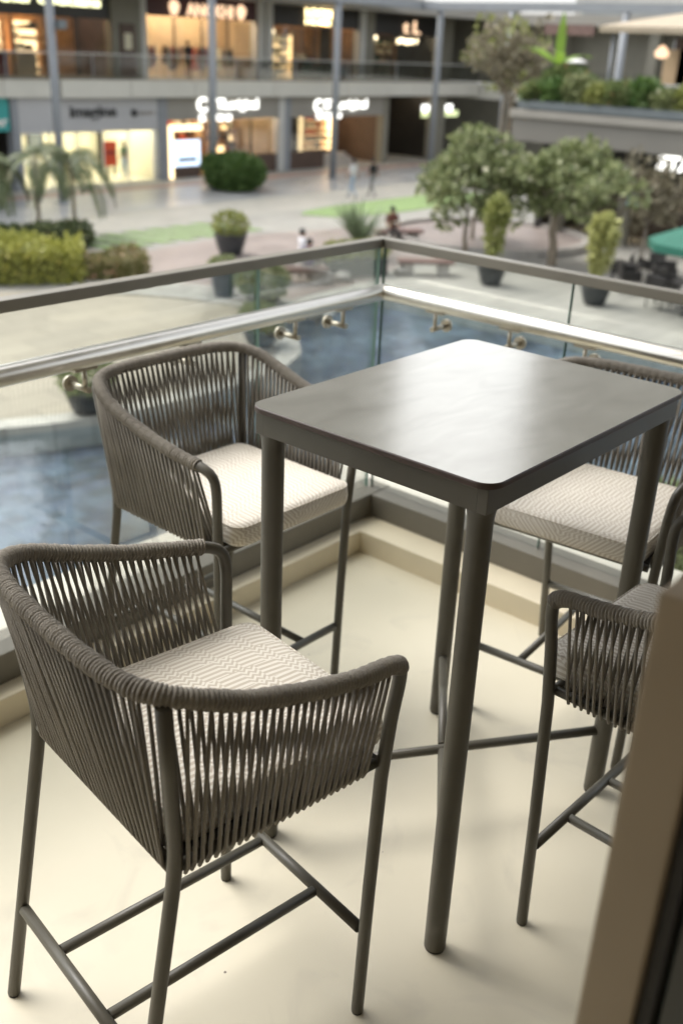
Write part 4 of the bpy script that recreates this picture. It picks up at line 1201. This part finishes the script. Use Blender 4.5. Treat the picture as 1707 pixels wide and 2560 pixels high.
# trees in front of the pavilion
tree('court_tree', 'leafy grey green tree left of the two, over the round kerb', (27.1, 18.2, G), 1.5, .075, (0.1, -0.1, 2.45), (1.45, 1.75, 1.4), 3600, .25, 'tree', 11, group='court trees')
tree('court_tree', 'leafy tree with the thick bare trunk in front of the pavilion', (28.2, 15.5, G), 1.75, .13, (0, 0.15, 2.75), (1.5, 2.4, 1.15), 3900, .25, 'tree', 12, lean=(0, .1), group='court trees')
tree('court_tree', 'thin brownish half bare tree at the cafe front', (29.8, 13.2, G), 1.4, .06, (0, 0.0, 2.2), (.9, 1.3, 1.25), 1500, .17, 'brown', 13, bark='barkgrey', group='court trees', lm=.7)
tree('court_tree', 'thin pale forked tree right of the thick trunk', (29.3, 14.7, G), .9, .05, (0, 0.0, 1.9), (.8, .9, .8), 700, .17, 'brown', 14, bark='barkgrey', group='court trees', lm=.7)
tree('court_tree', 'slim tree behind the leftmost tree, by the round kerb', (29.6, 19.6, G), 1.7, .06, (0, 0, 2.7), (1.1, 1.2, 1.0), 2400, .19, 'pale', 15, group='court trees')
# taller trees behind, reaching the upper level
tree('tall_tree', 'tall olive tree rising beside the terrace to the upper floor', (38.2, 23.9, G), 4.4, .12, (0, 0, 6.1), (1.7, 2.0, 1.6), 1300, .27, 'brown', 16, group='tall trees by the terrace', lm=1.2)
tree('tall_tree', 'tall yellow green tree close to the fifth post', (42.5, 27.0, G), 4.6, .11, (0, 0, 6.4), (1.7, 1.9, 1.5), 1000, .28, 'lime', 17, group='tall trees by the terrace', lm=1.1)
# terrace planting
rnd = random.Random(3)
for i in range(11):
    y = 19.7 - i * .85
    kind = ('mixed', 'dark', 'tree', 'lime')[i % 4]
    shrub('terrace_shrub', ('first', 'second', 'third', 'fourth', 'fifth', 'sixth', 'seventh', 'eighth', 'ninth', 'tenth', 'eleventh')[i] + ' low shrub from the left corner of the terrace trough, ' + {'mixed': 'reddish', 'dark': 'dark green', 'tree': 'grey green', 'lime': 'lime green'}[kind], (33.0, y, .20), (.46, .55, .30 + .08 * ((i * 7) % 3)), 460, .21, kind, 40 + i, group='shrubs in the terrace trough', stems=False)
shrub('terrace_bush', 'mixed green and rust bush on the terrace under the banana plant', (34.2, 19.1, -.06), (1.1, 1.0, .75), 1500, .2, 'mixed', 60)
shrub('terrace_bush', 'grey green bush at the terrace corner', (33.9, 17.4, -.06), (.7, 1.0, .5), 900, .2, 'pale', 61)
def banana(label, loc, H, seed):
    rnd = random.Random(seed)
    t = thing('banana_plant', label, 'plant', loc)
    MB().tube([(0, 0, 0), (.02, 0, H * .55)], [.10, .06], 8).build('stem', LF['banana'], t)
    for k in range(7):
        a = k * 2.4 + .4
        up = 2.4 if k == 0 else rnd.uniform(.5, 1.1)
        MB().blade((0, 0, H * .5), (math.cos(a) * (.1 if k == 0 else 1), math.sin(a) * (.1 if k == 0 else 1), up), H * (.62 if k == 0 else .7), .34, .15 if k == 0 else .9, 7).build('leaf', LF['banana'], t)
banana('bright green banana plant standing up from the terrace', (34.5, 19.75, -.06), 2.9, 4)
# palms, hedge and flowers at the left
def palm(label, loc, H, n, L, seed):
    rnd = random.Random(seed)
    t = thing('palm', label, 'palm', loc, group='drooping palms at the left')
    MB().tube([(0, 0, 0), (.04, .02, H * .5), (.02, .05, H)], [.08, .06, .05], 8).build('trunk', 'barkgrey', t)
    for k in range(n):
        a = k * 2.399 + rnd.uniform(-.3, .3)
        el = rnd.uniform(.2, 1.3)
        d = Vector((math.cos(a), math.sin(a), el)).normalized(); p = Vector((.02, .05, H)); mb_ = MB(); st = L / 9
        path = [p]
        for i in range(9):
            d = (d + Vector((0, 0, -.26 - .02 * i))).normalized(); p = p + d * st; path.append(p)
            sd = d.cross(Vector((0, 0, 1))).normalized() if abs(d.z) < .97 else Vector((math.sin(a), -math.cos(a), 0))
            for s_ in (-1, 1):
                for q in (0, .5):
                    b = p - d * st * q
                    l_ = .52 * math.sin(PI * (.15 + .8 * (i - q) / 9)) + .06
                    tip = b + (sd * s_ * .75 + d * .5 + Vector((0, 0, -.5))).normalized() * l_
                    mid = b.lerp(tip, .45) + d * .06
                    mb_.add([b, mid, tip, b.lerp(tip, .45) - d * .06], [(0, 1, 2, 3)])
        mb_.tube(path, [.018 - .0015 * i for i in range(10)], 5, cap=False)
        mb_.build('frond', LF['palm'], t)
palm('drooping palm standing tallest behind the hedge, in front of the leftmost post', (17.6, 28.4, G), 2.75, 11, 2.2, 1)
palm('drooping palm right of the tallest one, long hanging fronds', (18.9, 28.3, G), 2.55, 11, 2.3, 2)
palm('drooping palm at the left picture edge', (16.0, 28.9, G), 2.6, 10, 2.1, 3)
for i, (x, y) in enumerate(((15.9, 27.6), (17.0, 27.3), (18.0, 27.2))):
    shrub('low_shrub', ('low shrub under the palms at the left edge', 'low shrub under the middle palm', 'low shrub under the right palm')[i], (x, y, G), (.7, .55, .38), 600, .2, 'palm', 70 + i, group='low shrubs under the palms')
def hedge(label, p0, p1, th, h, n, size, leaf, seed):
    rnd = random.Random(seed)
    a, b = Vector((*p0, 0)), Vector((*p1, 0)); d = (b - a); Lh = d.length; ang = math.atan2(d.y, d.x)
    t = thing('hedge', label, 'hedge', ((a.x + b.x) / 2, (a.y + b.y) / 2, G), ang)
    mb_ = MB()
    for _ in range(n):
        f = rnd.random()
        x, y, z = rnd.uniform(-Lh / 2, Lh / 2), rnd.uniform(-th / 2, th / 2), rnd.uniform(0, h)
        hh_ = h * (1 - .22 * max(0, abs(x) / (Lh / 2) - .7) / .3 - .18 * (abs(y) / (th / 2)) ** 4) + .10 * math.sin(x * 1.9 + seed) + .07 * math.sin(x * 4.3 + y * 2) + .05 * math.sin(y * 5 + x)
        z = min(z, hh_)
        if f < .5: z = hh_ * rnd.uniform(.84, 1.05)
        elif f < .87: y = th / 2 * rnd.choice((-1, 1)) * rnd.uniform(.84, 1.05) * (1 + .06 * math.sin(x * 3.1))
        else: x = Lh / 2 * rnd.choice((-1, 1)) * rnd.uniform(.92, 1.03)
        dd = Vector((rnd.gauss(0, 1), rnd.gauss(0, 1), rnd.gauss(.5, 1))).normalized(); s_ = dd.cross(Vector((rnd.gauss(0, 1), rnd.gauss(0, 1), rnd.gauss(0, 1)))).normalized()
        l_ = size * rnd.uniform(.6, 1.3); p = Vector((x, y, z))
        mb_.add([p, p + dd * l_ * .5 + s_ * l_ * .3, p + dd * l_, p + dd * l_ * .5 - s_ * l_ * .3], [(0, 1, 2, 3)])
    mb_.build('foliage', LF[leaf], t)
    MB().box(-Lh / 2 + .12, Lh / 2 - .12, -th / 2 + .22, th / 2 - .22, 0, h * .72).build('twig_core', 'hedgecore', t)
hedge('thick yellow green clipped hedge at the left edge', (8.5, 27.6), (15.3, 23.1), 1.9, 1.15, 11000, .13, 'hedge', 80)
hedge('low pink flowered hedge at the right end of the yellow one', (15.45, 23.0), (16.9, 22.1), 1.3, .72, 2200, .12, 'pink', 81)
shrub('round_bush', 'large round clipped dark green bush on the shop street', (32.2, 34.6, G), (1.42, 1.36, .80), 5600, .19, 'dark', 82, cat='bush')
MB_core = None
# potted plants
def pot(label, loc, r, h, plant, seed, ph=.6, pr=.5, leaf='lime', n=500, size=.16, mat='pot'):
    rnd = random.Random(seed)
    t = thing('potted_plant', label, 'potted plant', loc, group='dark potted plants round the pool')
    MB().lathe([(r * .62, 0), (r * .78, h * .25), (r * .95, h * .7), (r, h * .94), (r * 1.04, h * .95), (r * 1.04, h), (r * .92, h), (r * .88, h * .9)], (0, 0, 0), 20).build('pot', mat, t)
    MB().lathe([(r * .87, h * .88), (.01, h * .9)], (0, 0, 0), 16, cap=False).build('soil', 'soil', t)
    mb_ = MB()
    if plant == 'bush': leaf_cloud(mb_, (0, 0, h + ph * .42), (pr, pr, ph * .62), n, size, rnd, .55)
    elif plant == 'tall':
        for k in range(9):
            a = rnd.uniform(0, 2 * PI); q = rnd.uniform(.02, r * .7)
            x, y = q * math.cos(a), q * math.sin(a)
            mb_.tube([(x, y, h * .9), (x * 1.3, y * 1.3, h + ph * .95)], [.022, .012], 5, cap=False)
        leaf_cloud(mb_, (0, 0, h + ph * .62), (pr, pr, ph * .46), n, size, rnd, .3)
        leaf_cloud(mb_, (0, 0, h + ph * .85), (pr * 1.25, pr * 1.25, ph * .22), n // 2, size, rnd, .4)
    elif plant == 'spray':
        for k in range(n):
            a = rnd.uniform(0, 2 * PI)
            mb_.blade((0, 0, h * .9), (math.cos(a), math.sin(a), rnd.uniform(.35, 2.4)), ph * rnd.uniform(.7, 1.15), size, rnd.uniform(.25, .9), 5)
    mb_.build('plant', LF[leaf], t)
    return t
pot('dark bowl pot with yellow green plant above the left cap rail', (21.1, 23.1, G), .52, .68, 'bush', 1, .62, .55, 'lime', 650, .15)
pot('tall dark pot partly behind the vertical glass joint', (16.75, 18.75, G), .34, .72, 'bush', 2, .35, .35, 'tree', 300, .14, 'potgrey')
pot('wide pale green bushy pot between the two left rails', (16.95, 17.5, G), .48, .34, 'bush', 3, .72, .66, 'pale', 1100, .14)
pot('small dark bowl with green plant on the pool tip', (14.15, 14.75, G + .05), .42, .34, 'bush', 4, .55, .48, 'pale', 650, .13)
pot('dark pot with leafy plant behind the left woven chair', (8.6, 13.55, G + .05), .40, .42, 'bush', 5, .55, .5, 'tree', 600, .13)
pot('dark pot with tall green plant left of the thick tree trunk', (24.0, 15.1, G), .42, .6, 'tall', 6, 1.75, .24, 'lime', 330, .2)
pot('dark pot with tall yellow bamboo right of the trees', (24.15, 11.8, G), .42, .56, 'tall', 7, 1.7, .28, 'bamboo', 420, .2)
t = pot('large silvery spiky grass plant above the rail corner', (24.1, 20.3, G), .5, .4, 'spray', 8, 1.65, .9, 'grassy', 170, .05)
# long dark planter box with lime plants behind the handrail corner
t = thing('planter_box', 'long dark planter box of lime green plants behind the rail corner', 'planter', (21.9, 18.55, G), R(-20))
MB().prism(rrect(.95, .38, .12, 4), 0, .5).build('box', 'pot', t, bevel=.01)
mb_ = MB(); rr_ = random.Random(31)
for k in range(5): leaf_cloud(mb_, (-.75 + k * .38, 0, .68), (.3, .36, .3), 210, .15, rr_, .5)
mb_.build('plants', LF['lime'], t)
# planted island in the pool below the right rail
isl = thing('planter_island', 'low stone planting island in the pool under the right rail', 'planter', (10.6, 2.4, PD))
MB().lathe([(2.0, 0), (2.0, .55), (1.96, .58), (1.75, .58), (1.72, .50)], (0, 0, 0), 28).build('kerb', 'coping', isl)
MB().lathe([(1.70, .49), (.02, .52)], (0, 0, 0), 24, cap=False).build('soil', 'soil', isl)
for i, (x, y, q) in enumerate(((10.6, 3.3, .75), (11.4, 2.2, .8), (9.9, 1.6, .75))):
    t = shrub('bank_shrub', ('light green shrub on the pool island seen between chair and partition', 'light green shrub just behind it on the pool island', 'light green shrub nearest the balcony on the pool island')[i], (x, y, PD + .5), (q, q, .55), 800, .16, 'pale', 90 + i, group='shrubs on the pool island')

# ================================================================== BENCHES, UMBRELLA, CAFE FURNITURE
def bench(label, loc, rz, L):
    t = thing('stone_bench', label, 'bench', loc, rz, group='stone benches')
    MB().box(-L / 2, L / 2, -.26, .26, .36, .47).build('seat', 'brickbench', t, bevel=.02)
    for sx in (-1, 1): MB().box(sx * L * .32 - .16, sx * L * .32 + .16, -.2, .2, 0, .358).build('support', 'greystone', t, bevel=.01)
bench('reddish stone bench left of the planter box, two people by it', (19.6, 18.75, G), R(-30), 1.7)
bench('reddish stone bench with a seated person by the round kerb', (27.3, 21.2, G), R(-35), 1.8)
bench('low stone bench right of the rail corner', (23.6, 17.2, G), R(-45), 1.7)
for i, (x, y, r_) in enumerate(((20.3, 18.35, .32), (20.9, 18.2, .25), (23.1, 17.7, .28))):
    rnd = random.Random(50 + i)
    prof = [(.05, 0), (r_ * .8, .02), (r_, r_ * .4), (r_ * .75, r_ * .85), (r_ * .3, r_ * 1.05), (.02, r_ * 1.08)]
    o = MB().lathe(prof, (0, 0, 0), 9).build('boulder', 'greystone', loc=(x, y, G))
    for v in o.data.vertices: v.co *= 1 + rnd.uniform(-.1, .1)
    tag(o, ('pale boulder beside the left stone bench', 'smaller pale boulder next to the planter box', 'pale boulder right of the rail corner')[i], 'boulder', 'boulders')
t = thing('parasol', 'dark green cafe parasol at the right edge', 'parasol', (25.0, 9.35, G))
MB().tube([(0, 0, .06), (0, 0, 2.55)], .03, 10).build('pole', 'barkgrey', t)
MB().lathe([(.30, 0), (.30, .06), (.06, .09)], (0, 0, 0), 16).build('base', 'dark', t)
n8 = 8
cv = MB(); top = [(0, 0, 2.52)]
rim = [(1.45 * math.cos(2 * PI * k / n8 + .2), 1.45 * math.sin(2 * PI * k / n8 + .2), 1.92) for k in range(n8)]
low = [(x * 1.005, y * 1.005, 1.72) for x, y, z in rim]
cv.add(top + rim + low, [(0, 1 + k, 1 + (k + 1) % n8) for k in range(n8)] + [(1 + k, 9 + k, 9 + (k + 1) % n8, 1 + (k + 1) % n8) for k in range(n8)])
cv.build('canopy', 'canvas_green', t)
for k in range(n8): MB().tube([(0, 0, 2.46), (rim[k][0] * .97, rim[k][1] * .97, 1.90)], .012, 5).build('rib', 'barkgrey', t)
def cafe_chair(label, loc, rz):
    t = thing('cafe_chair', label, 'chair', loc, rz, group='dark cafe armchairs')
    MB().box(-.27, .27, -.26, .26, .36, .46).build('seat', 'dark', t, bevel=.03)
    MB().box(-.28, .28, .24, .33, .42, .92).build('backrest', 'dark', t, bevel=.03)
    for sx in (-1, 1): MB().box(sx * .31 - .03, sx * .31 + .03, -.26, .30, .40, .68).build('armrest', 'dark', t, bevel=.02)
    for sx in (-.24, .24):
        for sy in (-.22, .24): MB().tube([(sx, sy, 0), (sx, sy, .37)], .022, 6).build('leg', 'dark', t)
for i, (x, y, a) in enumerate(((26.4, 11.9, 40), (27.2, 12.6, 200), (27.6, 11.4, 120), (26.2, 10.6, 0), (25.2, 10.4, 80), (28.6, 12.3, 150))):
    cafe_chair(('dark cafe armchair right beside the yellow bamboo', 'dark cafe armchair behind the yellow bamboo', 'dark cafe armchair in the middle of the group', 'dark cafe armchair behind the green parasol', 'dark cafe armchair under the left rim of the green parasol', 'dark cafe armchair farthest back by the thin tree')[i], (x, y, G), R(a))
for i, (x, y) in enumerate(((26.9, 12.2), (25.7, 9.9))):
    t = thing('cafe_table', ('small round dark cafe table among the armchairs', 'small round dark cafe table under the green parasol')[i], 'table', (x, y, G))
    MB().lathe([(.36, .70), (.38, .71), (.38, .735), (.36, .745)], (0, 0, 0), 20).build('table_top', 'dark', t)
    MB().tube([(0, 0, .03), (0, 0, .70)], .035, 8).build('column', 'dark', t)
    MB().lathe([(.24, 0), (.24, .02), (.05, .04)], (0, 0, 0), 14).build('base', 'dark', t)
for i, (x, y, z, m_, lab) in enumerate(((33.3, 16.05, -1.95, 'white', 'white oval lantern hanging before the cafe'), (33.3, 15.4, -2.65, 'tealchair', 'blue banner hanging before the cafe'))):
    t = thing('hanging_lantern' if i == 0 else 'hanging_banner', lab, 'lantern' if i == 0 else 'banner', (x, y, z))
    if i == 0: MB().lathe([(.05, -.3), (.2, -.24), (.26, 0), (.2, .24), (.05, .3)], (0, 0, 0), 12).build('shade', m_, t)
    else: MB().box(-.02, .02, -.25, .25, -.35, .35).build('cloth', pmat('blue_cloth', (.06, .22, .30), .7), t)
    MB().tube([(0, 0, .3), (0, 0, -1.16 - z)], .01, 5).build('cord', 'dark', t)

# ================================================================== PEOPLE
def person(label, loc, rz, pose, shirt, trousers, H=1.68, group=None, shoes='dark'):
    k = H / 1.70
    J = {'pel': (0, 0, .96), 'sp': (0, .01, 1.16), 'ch': (0, 0, 1.36), 'nk': (0, -.005, 1.485), 'hd': (0, .015, 1.555), 'ht': (0, .02, 1.645),
         'sL': (.17, 0, 1.42), 'eL': (.225, -.01, 1.15), 'wL': (.235, .06, .92), 'hL': (.235, .09, .82), 'sR': (-.17, 0, 1.42), 'eR': (-.225, -.02, 1.15), 'wR': (-.235, .04, .92), 'hR': (-.235, .07, .82),
         'pL': (.09, 0, .92), 'kL': (.10, .03, .50), 'aL': (.10, -.01, .09), 'tL': (.11, .14, .035), 'pR': (-.09, 0, .92), 'kR': (-.10, .02, .50), 'aR': (-.10, -.02, .09), 'tR': (-.11, .13, .035)}
    if pose == 'walk':
        J.update(kL=(.09, .16, .53), aL=(.09, .24, .11), tL=(.09, .38, .07), kR=(-.09, -.02, .49), aR=(-.09, -.26, .16), tR=(-.09, -.17, .05), wL=(.22, -.13, .95), hL=(.22, -.16, .86), eL=(.23, -.10, 1.16), eR=(-.23, .04, 1.15), wR=(-.21, .19, .98), hR=(-.21, .25, .91))
    if pose == 'sit':
        dz = -.46
        for n_ in ('pel', 'sp', 'ch', 'nk', 'hd', 'ht', 'sL', 'sR', 'eL', 'eR', 'pL', 'pR'): J[n_] = (J[n_][0], J[n_][1], J[n_][2] + dz)
        J.update(kL=(.11, .42, .50), kR=(-.11, .42, .50), aL=(.11, .44, .09), aR=(-.11, .44, .09), tL=(.12, .58, .035), tR=(-.12, .58, .035), wL=(.16, .24, .60), hL=(.12, .33, .585), wR=(-.16, .24, .60), hR=(-.12, .33, .585), eL=(.23, .03, .72), eR=(-.23, .03, .72))
    Rd = dict(pel=(.15, .11), sp=(.135, .10), ch=(.16, .11), nk=(.052, .052), hd=(.078, .088), ht=(.068, .080), sL=(.065,) * 2, eL=(.045,) * 2, wL=(.03,) * 2, hL=(.035, .028), sR=(.065,) * 2, eR=(.045,) * 2, wR=(.03,) * 2, hR=(.035, .028), pL=(.095,) * 2, kL=(.062,) * 2, aL=(.042,) * 2, tL=(.042, .032), pR=(.095,) * 2, kR=(.062,) * 2, aR=(.042,) * 2, tR=(.042, .032))
    E_ = [('pel', 'sp', 0), ('sp', 'ch', 0), ('ch', 'nk', 0), ('nk', 'hd', 2), ('hd', 'ht', 2), ('ch', 'sL', 0), ('sL', 'eL', 0), ('eL', 'wL', 2), ('wL', 'hL', 2), ('ch', 'sR', 0), ('sR', 'eR', 0), ('eR', 'wR', 2), ('wR', 'hR', 2), ('pel', 'pL', 1), ('pL', 'kL', 1), ('kL', 'aL', 1), ('aL', 'tL', 3), ('pel', 'pR', 1), ('pR', 'kR', 1), ('kR', 'aR', 1), ('aR', 'tR', 3)]
    names = list(J)
    me = bpy.data.meshes.new('person_skeleton')
    me.from_pydata([tuple(c * k for c in J[n_]) for n_ in names], [(names.index(a), names.index(b)) for a, b, _ in E_], [])
    ob = bpy.data.objects.new('person_skeleton', me); COL.objects.link(ob)
    md = ob.modifiers.new('skin', 'SKIN'); md.use_smooth_shade = True
    for i, n_ in enumerate(names):
        sv = me.skin_vertices[0].data[i]; sv.radius = tuple(r_ * k for r_ in Rd[n_]); sv.use_root = (n_ == 'pel')
    sb = ob.modifiers.new('sub', 'SUBSURF'); sb.levels = 2; sb.render_levels = 2
    dg = bpy.context.evaluated_depsgraph_get()
    bme = bpy.data.meshes.new_from_object(ob.evaluated_get(dg))
    bpy.data.objects.remove(ob)
    bme.materials.clear()
    for m_ in (shirt, trousers, 'skin', shoes): bme.materials.append(M[m_] if isinstance(m_, str) else m_)
    segs = [(Vector(J[a]) * k, Vector(J[b]) * k, mi) for a, b, mi in E_]
    for p in bme.polygons:
        c = p.center; best = 9; bi = 0
        for a, b, mi in segs:
            ab = b - a; tt = max(0, min(1, (c - a).dot(ab) / ab.length_squared)); dd = (c - a - ab * tt).length
            if dd < best: best = dd; bi = mi
        p.material_index = bi; p.use_smooth = True
    t = thing('person', label, 'person', loc, rz, group)
    obj('body', bme, None, t)
    hz_ = Vector(J['ht']) * k
    MB().lathe([(.088 * k, -.07 * k), (.096 * k, -.02 * k), (.09 * k, .045 * k), (.06 * k, .085 * k), (.01, .10 * k)], (hz_.x, hz_.y - .022 * k, hz_.z), 14).build('hair', 'hair', t)
    return t
M['c_white'] = pmat('cloth_white', (.60, .60, .62), .85); M['c_jean'] = pmat('cloth_jeans', (.28, .36, .46), .85); M['c_black'] = pmat('cloth_black', (.015, .016, .018), .85)
M['c_grey'] = pmat('cloth_grey', (.20, .20, .20), .85); M['c_purple'] = pmat('cloth_purple', (.10, .06, .14), .85); M['c_green'] = pmat('cloth_green', (.06, .10, .06), .85); M['c_rust'] = pmat('cloth_rust', (.14, .05, .035), .85)
person('person in a white top and pale jeans walking away on the shop street', (34.75, 29.6, G), R(10), 'walk', 'c_white', 'c_jean')
person('person in black walking away beside the one in white', (35.9, 29.4, G), R(5), 'walk', 'c_black', 'c_grey', 1.64)
person('person in dark clothes on the upper walkway before the clothes shop', (34.35, 40.1, -.02), R(160), 'stand', 'c_black', 'c_black')
person('person in green and jeans beside the orange banner in the shop', (30.45, 40.4, G), R(100), 'stand', 'c_green', 'c_jean')
person('person in a purple top sitting on the left stone bench', (19.95, 18.65, G), R(-30), 'sit', 'c_purple', 'c_grey')
person('person in white sitting behind the left stone bench', (21.0, 19.9, G), R(-120), 'sit', 'c_white', 'c_white')
person('person in dark rust clothes sitting on the bench by the round kerb', (27.1, 21.3, G), R(145), 'sit', 'c_rust', 'c_black')
bench('reddish stone bench under the person in white', (21.0, 19.9, G), R(-30), 1.3)

# ================================================================== UNSEEN TOWERS BEYOND THE MALL (added so their gap streaks the table's reflection)
M['tower'] = pmat('tower_wall', (0.58, 0.56, 0.51), 0.6, 0.06, .2)
M['tower_glass'] = pmat('tower_glass', (0.34, 0.35, 0.34), 0.3, 0.1, .3)
def tower(label, az0, az1, dist, h):
    a0, a1 = R(az0), R(az1); am = (a0 + a1) / 2
    c = Vector((-1.65 + dist * math.cos(am), -1.04 + dist * math.sin(am)))
    w = dist * math.tan((a1 - a0) / 2)
    t = thing('reflection_tower', label, 'building', (c.x, c.y, G), am + PI / 2)
    MB().box(-w, w, -20, 0, 0, h).build('wall', 'tower', t)
    for k in range(1, int(h // 3.6)):
        MB().box(-w + 1.2, w - 1.2, .0, .12, k * 3.6 + .9, k * 3.6 + 2.6).build('window_band', 'tower_glass', t)
    return t
tower('unseen grey tower added left of the sky gap for the table reflection', 36.9, 58.0, 150, 105)
tower('unseen grey tower added right of the sky gap for the table reflection', 10.0, 29.4, 160, 105)
